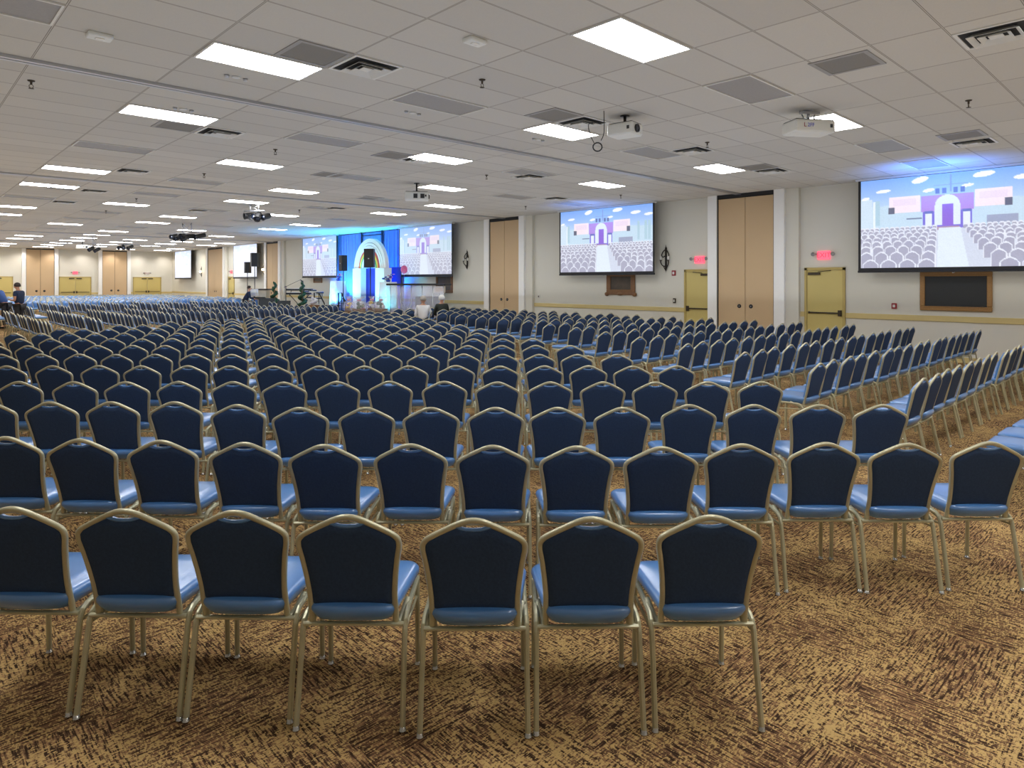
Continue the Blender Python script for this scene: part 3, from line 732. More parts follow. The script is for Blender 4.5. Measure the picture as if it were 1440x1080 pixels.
# ------------------------------------------------------------------ projection screens
def hall_picture(W=232, H=140):
    """the live view of the hall that the projectors show, painted by rule"""
    yy, xx = np.mgrid[0:H, 0:W]; u = (xx + 0.5) / W; v = (yy + 0.5) / H
    im = np.zeros((H, W, 3))
    def fill(mask, c, a=1.0): im[mask] = im[mask] * (1 - a) + np.array(c) * a
    t = np.clip(v / 0.33, 0, 1)[..., None]
    im[:] = np.array([112, 164, 244]) * (1 - t) + np.array([186, 214, 250]) * t
    fill((v > 0.27 + 0.10 * np.abs(u - .47)) & (v < .58), (196, 222, 240))
    fill((u < 0.07) & (v > .22) & (v < .62), (208, 228, 244)); fill((u > .075) & (u < .085) & (v > .25) & (v < .6), (236, 246, 252))
    for a in (.10, .86, .93, .965): fill((np.abs(u - a) < .012) & (v > .24) & (v < .52), (170, 205, 222))
    for cx, cy, rx, ry in ((.33, .05, .04, .035), (.645, .05, .05, .03), (.83, .11, .05, .025), (.96, .15, .045, .02), (.13, .14, .04, .02), (.375, .17, .028, .02), (.57, .15, .028, .018), (.03, .21, .022, .018)):
        fill(((u - cx - 0.5 * (cy - v)) / rx) ** 2 + ((v - cy) / ry) ** 2 < 1, (250, 252, 255))
    fill((np.abs(v - .125) < .006) & (u > .40) & (u < .57), (120, 140, 200)); fill((np.abs(u - .487) < .004) & (v < .2) & (v > .02), (120, 140, 200))
    for a in (.42, .455, .51, .545): fill((np.abs(u - a) < .010) & (v > .16) & (v < .215), (70, 84, 130))
    fill((u > .335) & (u < .60) & (v > .225) & (v < .40), (176, 132, 226)); fill((u > .345) & (u < .59) & (v > .40) & (v < .60), (104, 84, 216))
    for a, b, c in ((.165, .33, .215), (.605, .775, .20)):
        fill((u > a) & (u < b) & (v > c) & (v < c + .18), (250, 232, 240)); fill((u > a + .02) & (u < b - .02) & (v > c + .03) & (v < c + .10), (236, 214, 236), .6)
        q = a + .012 if a < .4 else b - .018
        fill((np.abs(u - q) < .017) & (v > c + .11) & (v < c + .185), (70, 74, 100))
    d = np.sqrt(((u - .47) / .063) ** 2 + ((v - .345) / .115) ** 2)
    fill(((d < 1) & (v < .345)) | ((np.abs(u - .47) < .063) & (v >= .345) & (v < .55)), (226, 238, 250))
    fill((np.abs(u - .47) < .028) & (v > .33) & (v < .56), (130, 76, 214))
    for a in (.375, .565): fill((np.abs(u - a) < .018) & (v > .42) & (v < .56), (232, 240, 252)); 
    for a in (.375, .565): fill((np.abs(u - a) < .02) & (v > .39) & (v < .425), (80, 96, 190))
    fill((u > .26) & (u < .34) & (v > .46) & (v < .475), (90, 110, 150)); fill((u > .66) & (u < .80) & (v > .47) & (v < .56), (150, 160, 190))
    fill((v > .585), (206, 214, 232)); fill((u > .42) & (u < .53) & (v > .565) & (v < .60), (170, 130, 160))
    rows = np.array([.545, .575, .61, .65, .695, .75, .82, .905])
    for ri, vt in enumerate(rows):
        cw = 0.026 + (vt - .545) * 0.19; ch = 0.05 + (vt - .545) * 0.52
        for side in (0, 1):
            ed = .42 - (vt - .58) * .0 if side == 0 else .56 + (vt - .58) * .45
            k = 0
            while k < 34:
                cx = ed - cw * (k + .55) * 1.08 if side == 0 else ed + cw * (k + .55) * 1.08
                k += 1
                if cx < -.03 or cx > 1.03: break
                ox = np.abs(u - cx) / (cw * .5); oy = v - vt
                top = 0.26 * ch * ox ** 2
                o = (ox < 1) & (oy > top - .004) & (oy < ch)
                fill(o, (232, 236, 248)); fill((ox < .84) & (oy > top + .011) & (oy < ch), (158, 158, 182))
    ais = (v > .58) & (u > .425 - (v - .58) * .02) & (u < .535 + (v - .58) * .10); fill(ais, (224, 236, 248))
    nz = np.random.RandomState(3).normal(0, 3, (H, W, 1)); im = np.clip(im + nz, 0, 255) / 255
    lin = np.where(im <= .04045, im / 12.92, ((im + .055) / 1.055) ** 2.4)
    return lin
PIC = hall_picture()
def screen_mat():
    t = NT('projected_view'); a = t.n('ShaderNodeAttribute', attribute_name='picture')
    t.l(a.outputs['Color'], t.b.inputs['Emission Color']); t.b.inputs['Emission Strength'].default_value = 0.76
    t.b.inputs['Base Color'].default_value = (0.25, 0.25, 0.26, 1); t.b.inputs['Roughness'].default_value = 0.9; t.b.inputs['Specular IOR Level'].default_value = 0.1
    return t.m
def screen_mat2(name, wash, es):
    t = NT(name); a = t.n('ShaderNodeAttribute', attribute_name='picture')
    t.l(t.mix(wash, a.outputs['Color'], (0.80, 0.86, 1.0, 1)), t.b.inputs['Emission Color']); t.b.inputs['Emission Strength'].default_value = es
    t.b.inputs['Base Color'].default_value = (0.25, 0.25, 0.26, 1); t.b.inputs['Roughness'].default_value = 0.9; t.b.inputs['Specular IOR Level'].default_value = 0.1
    return t.m
M['screen'] = screen_mat()
def screen_grid(wd, z0, z1):
    H, W, _ = PIC.shape
    ys = np.linspace(wd / 2, -wd / 2, W); zs = np.linspace(z1, z0, H)   # seen from the hall, +y is on the viewer's left
    v = np.zeros((H, W, 3)); v[:, :, 0] = 0; v[:, :, 1] = ys[None, :]; v[:, :, 2] = zs[:, None]
    idx = np.arange(H * W).reshape(H, W)
    f = np.stack([idx[:-1, :-1], idx[1:, :-1], idx[1:, 1:], idx[:-1, 1:]], -1).reshape(-1, 4)
    me = bpy.data.meshes.new('screen_picture'); me.from_pydata(v.reshape(-1, 3).tolist(), [], f.tolist())
    at = me.color_attributes.new('picture', 'FLOAT_COLOR', 'POINT')
    col = np.ones((H * W, 4)); col[:, :3] = PIC.reshape(-1, 3); at.data.foreach_set('color', col.reshape(-1).astype(np.float32))
    me.materials.append(M['screen']); me.update(); return me
M['scr_soft'] = screen_mat2('projected_view_soft', 0.22, 0.74); M['scr_pale'] = screen_mat2('projected_view_pale', 0.72, 0.85)
SCR_X = WX - 0.42
zA, zB = 2.13, CEIL - 0.06
grid_me = screen_grid(3.78, zA, zB)
def make_screen():
    r = empty('projection_screen', (SCR_X, 0, 0))
    o = bpy.data.objects.new('screen_picture', grid_me); COL.objects.link(o); o.parent = r; o.location = (-0.006, 0, 0)
    MB().box(-0.003, 0.004, -1.95, 1.95, zA - 0.08, CEIL - 0.01).build('screen_border', 'black', r)
    MB().box(-0.02, 0.02, -1.96, 1.96, zA - 0.11, zA - 0.06, 0, 0.008).build('weight_bar', 'black', r)
    MB().tube([(0, 0.02, zA - 0.10), (-0.01, 0.015, zA - 0.13), (-0.01, -0.015, zA - 0.13), (0, -0.02, zA - 0.10)], 0.005, 6).build('pull_loop', 'alum', r)
    MB().box(-0.06, 0.08, -2.0, 2.0, CEIL - 0.05, CEIL - 0.001, 0, 0.01).build('screen_case', 'wmetal', r)
    return r
scr0 = make_screen()
for k, (yc, lab) in enumerate(((13.55, 'wide projection screen showing the hall, above a small carved frame beside a closet'),
                               (3.85, 'wide projection screen showing the hall, above the large blackboard'),
                               (23.4, 'projection screen between the stage arch and the tall closet doors'),
                               (33.0, 'projection screen beyond the arch, above the keyboards'),
                               (43.1, 'projection screen behind the two tall loudspeakers near the far corner'),
                               (55.4, 'pale washed-out projection screen next to the hall far corner'))):
    o = scr0 if k == 0 else copy_tree(scr0); o.location = (SCR_X, yc, 0)
    if k > 1:
        g = [c for c in o.children if c.name.startswith('screen_picture')][0]
        g.data = g.data.copy(); g.data.materials[0] = (M['scr_soft'], M['scr_soft'], M['scr_pale'], M['scr_pale'])[k - 2]
    tag(o, lab, 'projection screen', 'projection screens along the wall')

# ------------------------------------------------------------------ things on the walls
def text_mesh(body, size, name, matn, parent, loc, rot, depth=0.002):
    c = bpy.data.curves.new(name, 'FONT'); c.body = body; c.size = size; c.extrude = depth; c.align_x = 'CENTER'; c.align_y = 'CENTER'
    c.resolution_u = 3
    tmp = bpy.data.objects.new(name, c); COL.objects.link(tmp)
    dg = bpy.context.evaluated_depsgraph_get()
    me = bpy.data.meshes.new_from_object(tmp.evaluated_get(dg)); bpy.data.objects.remove(tmp)
    me.materials.clear(); me.materials.append(M[matn])
    o = bpy.data.objects.new(name, me); COL.objects.link(o); o.parent = parent; o.location = loc; o.rotation_euler = rot
    return o
def exit_sign(loc, rz, lab, on=True):
    """faces local -x"""
    r = empty('exit_sign', loc, rz, lab, 'exit sign', 'exit signs above the doors')
    MB().box(-0.045, 0.0, -0.16, 0.16, -0.11, 0.11, 0, 0.01).build('sign_body', 'wplastic' if not on else 'exit', r)
    text_mesh('EXIT', 0.17, 'lettering', 'exitl' if on else 'red', r, (-0.047, 0, 0), (PI / 2, 0, -PI / 2))
    for s in (-1, 1):
        m = MB().tube([(-0.02, 0.15 * s, 0.03), (-0.05, 0.2 * s, 0.035)], 0.012, 6)
        m.lathe([(0, -0.07), (0.048, -0.07), (0.052, -0.05), (0.03, 0.0), (0, 0.01)], (-0.04, 0.245 * s, 0.03), 14, axis='x')
        m.build('lamp_head', 'unlit', r)
exit_sign((WX, 6.76, 2.48), 0, 'glowing red EXIT sign with lamp heads above the door beside the blackboard')
exit_sign((WX, 10.30, 2.45), 0, 'glowing red EXIT sign with lamp heads over the half-hidden door')
exit_sign((WX, 46.45, 2.50), 0, 'distant red EXIT sign over the single door beyond the stage')
exit_sign((10.55, WY, 2.50), PI / 2, 'distant red EXIT sign above the middle pair of yellow doors')
exit_sign((15.5, WY, 2.50), PI / 2, 'pale unlit EXIT sign above the corner pair of yellow doors', False)
def sconce(y, z, lab, on):
    r = empty('wall_sconce', (WX, y, z), 0, lab, 'wall lamp', 'iron wall sconces')
    m = MB().box(-0.03, 0, -0.032, 0.032, -0.30, 0.36, 0, 0.006)
    m.tube([(-0.02, 0, 0.36), (-0.02, 0, 0.44)], [0.016, 0.003], 6); m.tube([(-0.02, 0, -0.30), (-0.02, 0, -0.40)], [0.018, 0.003], 6)
    m.build('back_plate', 'iron', r)
    for s in (-1, 1):
        m = MB().tube(smoothpath([(-0.02, 0, -0.22), (-0.06, 0.09 * s, -0.20), (-0.09, 0.14 * s, -0.10), (-0.10, 0.13 * s, -0.05)], 3), 0.017, 6)
        m.tube(smoothpath([(-0.02, 0, 0.30), (-0.05, 0.07 * s, 0.24), (-0.06, 0.13 * s, 0.12), (-0.05, 0.08 * s, 0.06), (-0.03, 0.03 * s, 0.1)], 3), 0.016, 6)
        m.tube(smoothpath([(-0.02, 0, -0.36), (-0.04, 0.05 * s, -0.26), (-0.03, 0.08 * s, -0.2)], 3), 0.014, 6)
        m.lathe([(0.0, -0.05), (0.035, -0.05), (0.045, -0.03), (0.0, -0.03)], (-0.10, 0.13 * s, 0), 10)
        m.build('scroll_arm', 'iron', r)
        MB().lathe([(0.0, -0.03), (0.022, -0.03), (0.036, 0.03), (0.026, 0.09), (0.0, 0.09)], (-0.10, 0.13 * s, 0), 10).build('candle_glass', 'bulb' if on else 'glass_off', r)
sconce(11.46, 2.50, 'black wrought iron candle sconce beside the screen above the carved frame', False)
sconce(21.0, 2.70, 'black wrought iron candle sconce between the closet and the stage screen', False)
sconce(41.0, 2.55, 'warmly glowing iron sconce near the two tall loudspeakers', True)
sconce(52.4, 2.55, 'warmly glowing iron sconce next to the far corner screen', True)
# exit signs and sconces stay off the wall plane by their own depth
def frame_pic(y0, y1, z0, z1, wd, fm, cm, name, lab, X=WX, corners=False):
    r = empty(name, (X, (y0 + y1) / 2, z0), 0, lab, 'picture frame')
    hw = (y1 - y0) / 2; h = z1 - z0
    m = MB()
    for a, b, c, d in ((-hw, hw, 0, wd), (-hw, hw, h - wd, h), (-hw, -hw + wd, wd, h - wd), (hw - wd, hw, wd, h - wd)):
        m.box(-0.05, -0.004, a, b, c, d, 0, 0.012)
    i = wd * 0.75
    for a, b, c, d in ((-hw + i, hw - i, i, i + 0.02), (-hw + i, hw - i, h - i - 0.02, h - i)): m.box(-0.06, -0.03, a, b, c, d, 0, 0.005)
    if corners:
        for a in (-hw + 0.02, hw - 0.02):
            for c in (0.02, h - 0.02): m.ball((-0.04, a, c), (0.03, 0.09, 0.07))
        m.ball((-0.05, 0, 0.03), (0.025, 0.14, 0.05))
    m.build('carved_border', fm, r)
    MB().box(-0.02, -0.004, -hw + wd * .8, hw - wd * .8, wd * .8, h - wd * .8).build('panel', cm, r)
frame_pic(3.22, 4.60, 1.15, 2.03, 0.10, 'gilt', 'chalk', 'blackboard', 'large black board in a carved gilt frame under the nearer screen')
frame_pic(12.60, 13.75, 1.38, 2.15, 0.17, 'wood', 'painting', 'framed_painting', 'small dark painting in an ornate carved wood frame below the screen', corners=True)
frame_pic(21.95, 23.1, 1.33, 2.2, 0.12, 'wood', 'painting', 'framed_painting', 'dark wood framed painting below the screen beside the drum shield')
frame_pic(33.4, 34.4, 1.75, 2.05, 0.08, 'wood', 'painting', 'framed_painting', 'dark framed painting edge below the screen above the keyboards')
def wallbox(y, z, w, h, body, face, name, lab, cat, X=WX):
    r = empty(name, (X, y, z), 0, lab, cat)
    MB().box(-0.04, 0, -w / 2, w / 2, -h / 2, h / 2, 0, 0.006).build('housing', body, r)
    MB().box(-0.05, -0.04, -w / 4, w / 4, -h / 4, h / 4, 0, 0.003).build('cover_lens', face, r)
wallbox(11.18, 2.07, 0.13, 0.16, 'red', 'wplastic', 'fire_alarm', 'small red fire alarm strobe between the iron sconce and door', 'fire alarm')
wallbox(11.16, 1.23, 0.09, 0.15, 'bronze', 'wplastic', 'fire_pull_station', 'small dark pull station under the red alarm strobe', 'alarm switch')
wallbox(5.14, 1.23, 0.11, 0.13, 'red', 'wplastic', 'fire_pull_station', 'small red pull station beside the blackboard', 'alarm switch')
for i, (yy, ln) in enumerate(((17.42, 'by the closet column'), (17.15, 'in the middle of the three'), (16.88, 'furthest from the closet column'))):
    wallbox(yy, 1.27, 0.08, 0.12, 'wplastic', 'bronze', 'light_switch', 'small wall switch plate above the yellow rail, ' + ln, 'switch')
wallbox(47.25, 2.05, 0.12, 0.14, 'red', 'wplastic', 'fire_alarm', 'tiny red alarm strobe near the distant single door', 'fire alarm')

# ------------------------------------------------------------------ projectors and stage lights on the ceiling
def projector(name, X, Y, rz, L, Wd, Hh, zc, lens_side, lab, vents_n=0, logo=False):
    r = empty(name, (X, Y, zc), rz, lab, 'projector', 'ceiling projectors')
    MB().box(-L / 2, L / 2, -Wd / 2, Wd / 2, -Hh / 2, Hh / 2, 0, 0.02).build('projector_body', 'wplastic', r)
    MB().box(-L / 2 + 0.02, L / 2 - 0.02, -Wd / 2 + 0.02, Wd / 2 - 0.02, Hh / 2, Hh / 2 + 0.012, 0, 0.004).build('top_plate', 'black', r)
    m = MB().box(-0.09, 0.09, -0.07, 0.07, Hh / 2 + 0.012, Hh / 2 + 0.03, 0, 0.003)
    top = CEIL - zc
    m.tube([(0, 0, Hh / 2 + 0.02), (0, 0, top - 0.01)], 0.022, 10); m.lathe([(0, top - 0.015), (0.07, top - 0.015), (0.07, top), (0, top)], n=14)
    m.build('mount_pole', 'blackm' if not logo else 'alum', r)
    s = lens_side
    ln = MB().lathe([(0.045, 0), (0.06, 0), (0.06, 0.03), (0.045, 0.03), (0.04, 0.012), (0, 0.012)], (0, 0, 0), 18, axis='x')
    ln.xf(Matrix.Translation((L / 2 - 0.002, -Wd * 0.12, 0)))
    lo_ = ln.build('lens_ring', 'black', r)
    MB().ball((L / 2 + 0.012, -Wd * 0.12, 0), (0.012, 0.04, 0.04)).build('lens', 'lens', lo_)
    for k in range(vents_n):
        MB().box(L / 2 - 0.10 - 0.17 * k, L / 2 - 0.20 - 0.17 * k, -Wd / 2 - 0.004, -Wd / 2, -Hh * .3, Hh * .25).build('air_intake', 'dark', r)
    MB().box(L / 2 - 0.09, L / 2 - 0.05, -Wd / 2 - 0.004, -Wd / 2, -0.02, 0.03).build('side_port', 'darkgrey', r)
    return r
# camera-frame axes: local +x points to the side the lens faces
p1 = projector('ceiling_projector', 7.95, 5.95, -YAW - math.radians(38), 0.42, 0.34, 0.17, 4.04, 1, 'white ceiling projector with round lens and a dangling cable loop', 0)
Xc, Yc_ = cam2w(1.37, 9.5)
cb_ = MB().tube(smoothpath([(Xc - 0.03, Yc_ + 0.04, CEIL), (Xc - 0.04, Yc_ + 0.03, 3.95), (Xc - 0.07, Yc_ + 0.06, 3.83)], 4), 0.006, 6)
lp = []
for k in range(14):
    a = -PI * .5 + 2 * PI * k / 13
    dx = 0.065 * math.cos(a); dz = 0.062 * math.sin(a)
    lp.append((Xc - 0.10 + dx * math.cos(YAW), Yc_ + 0.10 - dx * math.sin(YAW), 3.74 + dz))
cb_.tube(lp, 0.010, 6)
cb_.tube(smoothpath([(Xc - 0.13, Yc_ + 0.14, 3.80), (Xc - 0.17, Yc_ + 0.19, 3.95), (Xc - 0.17, Yc_ + 0.2, 4.08), (Xc - 0.10, Yc_ + 0.12, 4.1)], 4), 0.006, 6)
tag(cb_.build('hanging_cable', 'cable'), 'black cable hanging in a loop beside the ceiling projector', 'cable')
p2 = projector('ceiling_projector', 9.6, 3.95, -YAW + math.radians(10), 0.62, 0.36, 0.17, 4.0, 1, 'wide white ceiling projector with coloured logo and exposed mount', 0, True)
text_mesh('L', 0.085, 'logo_lettering', 'red', p2, (-0.17, -0.182, 0.005), (PI / 2, 0, 0), 0.001)
text_mesh('2FF', 0.075, 'logo_lettering', 'royal', p2, (-0.08, -0.182, 0.005), (PI / 2, 0, 0), 0.001)
for s_ in (-0.12, 0.14): MB().tube([(s_, 0, 0.10), (s_ * .6, 0, 0.15), (s_, 0.03, 0.25)], 0.01, 6).build('mount_strut', 'alum', p2)
MB().box(-0.12, 0.16, -0.04, 0.04, 0.20, 0.235, 0, 0.004).build('mount_bracket', 'alum', p2)
p3 = projector('ceiling_projector', 9.63, 13.6, -YAW + math.radians(8), 0.58, 0.36, 0.2, 3.93, 1, 'white ceiling projector with two grey intakes near the blue-lit ceiling', 2)
p4 = projector('ceiling_projector', 8.0, 43.2, -YAW, 0.5, 0.34, 0.2, 3.75, 1, 'tiny distant white ceiling projector before the far wall', 0)

def stage_can(parent, x, y, z, yaw, tilt, s=1.0):
    m = MB(); c = len(m.v)
    m.lathe([(0, -0.16), (0.07, -0.16), (0.085, -0.10), (0.085, 0.12), (0.10, 0.16), (0.09, 0.16), (0.075, 0.13), (0, 0.13)], n=12)
    m.tube([(-0.1, 0, 0), (-0.1, 0, 0.0), (-0.1, 0.14, 0.0), (0.1, 0.14, 0.0), (0.1, 0, 0)], 0.008, 5)
    m.xf(Matrix.Translation((x, y, z)) @ Matrix.Rotation(yaw, 4, 'Z') @ Matrix.Rotation(tilt, 4, 'X') @ Matrix.Scale(s, 4))
    o = m.build('stage_lamp', 'black', parent)
    l = MB().lathe([(0, 0.128), (0.074, 0.128), (0.074, 0.132), (0, 0.132)], n=12)
    l.xf(Matrix.Translation((x, y, z)) @ Matrix.Rotation(yaw, 4, 'Z') @ Matrix.Rotation(tilt, 4, 'X') @ Matrix.Scale(s, 4))
    l.build('lamp_lens', 'lens', o)
def truss(X, Y, rz, half, n, drop, lab, seed):
    rr = random.Random(seed)
    r = empty('stage_light_bar', (X, Y, CEIL), rz, lab, 'stage lights', 'hanging stage light bars')
    m = MB().tube([(-half, 0, -drop), (half, 0, -drop)], 0.028, 8)
    for s in (-0.4, 0.4): m.tube([(half * s, 0, -drop), (half * s, 0, 0)], 0.018, 6)
    m.tube([(-half * .4, 0, -drop), (half * .4, 0, -0.02)], 0.010, 6); m.tube([(half * .4, 0, -drop), (-half * .4, 0, -0.02)], 0.010, 6)
    m.build('hanging_bar', 'alum', r)
    for k in range(n):
        x = -half + 2 * half * (k + 0.5) / n
        stage_can(r, x, rr.uniform(-.2, .2), -drop - 0.16 + rr.uniform(-.05, .04), rr.uniform(-.7, .7), PI * 0.62 + rr.uniform(-.25, .25), 1.1)
truss(9.2, 29.5, -YAW - 0.5, 0.72, 11, 0.40, 'big cluster of black stage lamps on a bar before the stage', 1)
truss(8.48, 20.75, -YAW - 0.2, 0.36, 5, 0.22, 'smaller cluster of black stage lamps over the chairs facing the stage', 2)
truss(8.3, 41.8, -YAW, 0.22, 2, 0.5, 'distant pair of black stage lamps hanging on a drop pole', 3)
truss(10.5, 44.5, -YAW, 0.4, 4, 0.2, 'distant bar of stage lamps close under the ceiling', 4)

# ------------------------------------------------------------------ stage and what stands on it
SZ = 0.55
sb = empty('stage_platform', (15.9, 28.0, 0), 0, 'low stage platform with blue carpet below the arch', 'stage')
MB().box(-0.65, 1.45, -4.3, 3.0, 0, SZ - 0.03).box(-1.5, -0.65, -1.4, 1.7, 0, SZ - 0.03).build('stage_base', 'black', sb)
MB().box(-0.65, 1.45, -4.3, 3.0, SZ - 0.03, SZ, 0, 0.005).box(-1.5, -0.65, -1.4, 1.7, SZ - 0.03, SZ, 0, 0.005).build('stage_carpet', 'bluecarpet', sb)
# drapes
def drape(y0, y1, lab, X=WX - 0.12, z0=SZ, z1=CEIL - 0.04, m='drape', nm='stage_drape', amp=0.03):
    n = int((y1 - y0) / 0.05); a = []; 
    front = []; back = []
    for k in range(n + 1):
        y = y0 + (y1 - y0) * k / n; d = amp * math.sin(y * 21) + amp * .4 * math.sin(y * 47)
        front.append((X - 0.03 + d, y)); back.append((X + 0.01 + d, y))
    ring = front + back[::-1]
    mb = MB().rings([[(x, y, z) for x, y in ring] for z in (z0, z1)], smooth=False)
    o = mb.build(nm, m); tag(o, lab, 'drape', 'blue-lit stage drapes'); return o
drape(25.65, 27.05, 'blue-lit stage drape panel beside the screen above the drum shield')
drape(27.15, 28.9, 'blue-lit stage drape panel directly behind the rainbow arch', amp=0.02)
drape(29.0, 31.45, 'deep blue stage drape panel beside the screen above the keyboards')
fr = MB()
for yy in (27.10, 28.95): fr.box(WX - 0.24, WX - 0.19, yy - 0.025, yy + 0.025, SZ, CEIL)
fr.box(WX - 0.24, WX - 0.19, 27.075, 28.975, 4.05, 4.10)
tag(fr.build('drape_frame', 'blackm'), 'thin dark frame standing behind the rainbow arch', 'frame')
# rainbow arch on two white pillars
AX = 16.15
ar = empty('rainbow_arch', (AX, 26.5, SZ), 0, 'white rainbow arch with coloured inner bands on two tall pillars', 'arch')
def arch_ring(r0, r1, x0, x1, mt, nm, z=0.0):
    n = 24; rs = []
    for k in range(n + 1):
        a = PI * k / n; c, s = math.cos(a), math.sin(a)
        rs.append([(x0, c * r0, z + s * r0), (x1, c * r0, z + s * r0), (x1, c * r1, z + s * r1), (x0, c * r1, z + s * r1)])
    return MB().rings(rs, smooth=False).build(nm, mt, ar)
zt = 1.88
rr_ = [(1.36, 1.18, 'white', 'arch_rim'), (1.16, 1.04, 'white', 'arch_band'), (1.02, 0.90, 'white', 'arch_band'), (0.88, 0.80, 'rb_r', 'arch_band'), (0.78, 0.68, 'rb_y', 'arch_band'), (0.66, 0.60, 'rb_g', 'arch_band'), (0.58, 0.44, 'white', 'arch_band')]
for k, (a, b, mt, nm) in enumerate(rr_): arch_ring(b, a, -0.02 - 0.01 * k, 0.16, mt, nm, zt)
for y0, y1 in ((0.62, 1.36), (-1.36, -0.62)):
    MB().box(-0.10, 0.30, y0, y1, 0, zt, 0, 0.01).build('pillar', 'white', ar)
MB().box(0.17, 0.20, -0.6, 0.6, 0, zt).build('inner_drape', 'royal', ar)
def pedestal(y, x, h, lab, w=0.62):
    r = empty('draped_pedestal', (x, y, SZ), 0, lab, 'pedestal', 'white pedestals beside the arch')
    n = 40; rings = []
    for z, k in ((0, 1.08), (h * .5, 1.0), (h - 0.02, 0.98), (h, 0.94)):
        ring = []
        for q in range(n):
            a = 2 * PI * q / n; c, s = math.cos(a), math.sin(a); e = 0.35
            rad = w / 2 * k * (1 + (0.035 * math.sin(a * 14) if z < h - 0.05 else 0))
            ring.append((rad * math.copysign(abs(c) ** e, c), rad * math.copysign(abs(s) ** e, s), z))
        rings.append(ring)
    MB().rings(rings, smooth=True).build('cloth_cover', 'cloth', r)
    f = empty('flower_arrangement', (x, y, SZ + h), 0, lab.replace('white draped pedestal with cyan light', 'dark blue flower arrangement on the pedestal'), 'flowers', 'flowers on the pedestals')
    rr = random.Random(int(y * 10))
    MB().lathe([(0, 0), (0.07, 0), (0.10, 0.08), (0.08, 0.10), (0, 0.10)], n=12).build('vase', 'petalb', f)
    for k in range(16):
        a = rr.uniform(0, 2 * PI); q = rr.uniform(0.05, 0.28); z = rr.uniform(0.12, 0.34)
        m = MB().tube([(0, 0, 0.08), (q * .5 * math.cos(a), q * .5 * math.sin(a), z * .7), (q * math.cos(a), q * math.sin(a), z)], 0.006, 4, 0)
        for t in range(4):
            b = t * PI / 2; m.ball((q * math.cos(a) + 0.03 * math.cos(b), q * math.sin(a) + 0.03 * math.sin(b), z), (0.032, 0.032, 0.02), 6, 4, 1)
        m.build('flower', ['leafd', 'petalb' if k % 3 else 'petalp'], f)
pedestal(28.95, 15.9, 1.30, 'white draped pedestal with cyan light on the keyboard side of the arch')
pedestal(24.35, 15.75, 1.25, 'white draped pedestal with cyan light next to the drum shield')
bn = empty('royal_blue_panel', (16.72, 25.3, SZ), 0, 'royal blue fabric panel between the arch and the screen', 'panel')
MB().box(-0.02, 0.02, -0.5, 0.5, 0.2, 1.92, 0, 0.008).build('fabric_face', 'royal', bn)
MB().tube([(0, -0.5, 0), (0, -0.5, 1.94)], 0.015, 6).tube([(0, 0.5, 0), (0, 0.5, 1.94)], 0.015, 6).build('stand', 'blackm', bn)
bl = empty('pink_balloon', (16.3, 23.95, 2.22), 0, 'round pink balloon on a ribbon beside the screen', 'balloon')
MB().ball((0, 0, 0.12), (0.15, 0.15, 0.18), 14, 10).build('balloon_skin', 'pink', bl); MB().tube([(0, 0, -0.05), (0.01, 0.02, -0.8), (0, 0, -1.665)], 0.003, 4).build('ribbon', 'paper', bl)

def speaker_stand(x, y, z0, zt, rz, w, h, lab, labst):
    st = empty('speaker_stand', (x, y, z0), rz, labst, 'stand', 'loudspeaker stands')
    MB().tube([(0, 0, 0.25), (0, 0, zt - z0)], 0.022, 8).build('pole', 'blackm', st)
    for k in range(3):
        a = k * 2 * PI / 3
        MB().tube([(0, 0, 0.55), (0.42 * math.cos(a), 0.42 * math.sin(a), 0.012)], 0.014, 6).tube([(0, 0, 0.28), (0.21 * math.cos(a), 0.21 * math.sin(a), 0.29)], 0.008, 5).build('leg', 'blackm', st)
    sp = empty('loudspeaker', (x, y, zt), rz, lab, 'loudspeaker', 'black loudspeakers on stands')
    d = w * .9
    v = [(-d / 2, -w / 2), (-d / 2, w / 2), (d / 2, w * .3), (d / 2, -w * .3)]
    MB().rings([[(a, b, z) for a, b in v[::-1]] for z in (0, h)], smooth=False).build('cabinet', 'black', sp)
    MB().box(-d / 2 - 0.012, -d / 2, -w / 2 + 0.02, w / 2 - 0.02, 0.02, h - 0.02, 0, 0.004).build('grille', 'dark', sp)
    MB().box(-d / 2 - 0.016, -d / 2 - 0.012, -0.03, 0.03, h * .45, h * .5).build('badge', 'alum', sp)
CAMF = YAW * 0   # speakers turned to the chairs
speaker_stand(15.0, 26.85, SZ, 2.30, 0.0, 0.32, 0.70, 'black loudspeaker beside the left curve of the arch'.replace('left curve of the arch', 'arch, on the keyboard side'), 'black tripod under the loudspeaker on the keyboard side of the arch')
speaker_stand(14.72, 24.1, 0.0, 2.40, PI / 5, 0.42, 0.78, 'black loudspeaker hiding part of the rainbow arch', 'black tripod under the loudspeaker before the rainbow arch')
X_, Y_ = cam2w(-14.2, 36.5); speaker_stand(X_, Y_, 0.0, 2.65, -YAW - PI / 2 + 0.3, 0.50, 0.75, 'larger black loudspeaker of the two before the distant screen', 'black tripod under the larger distant loudspeaker')
X_, Y_ = cam2w(-15.4, 38.5); speaker_stand(X_, Y_, 0.0, 2.32, -YAW - PI / 2 + 0.3, 0.40, 0.64, 'smaller black loudspeaker of the two before the distant screen', 'black tripod under the smaller distant loudspeaker')

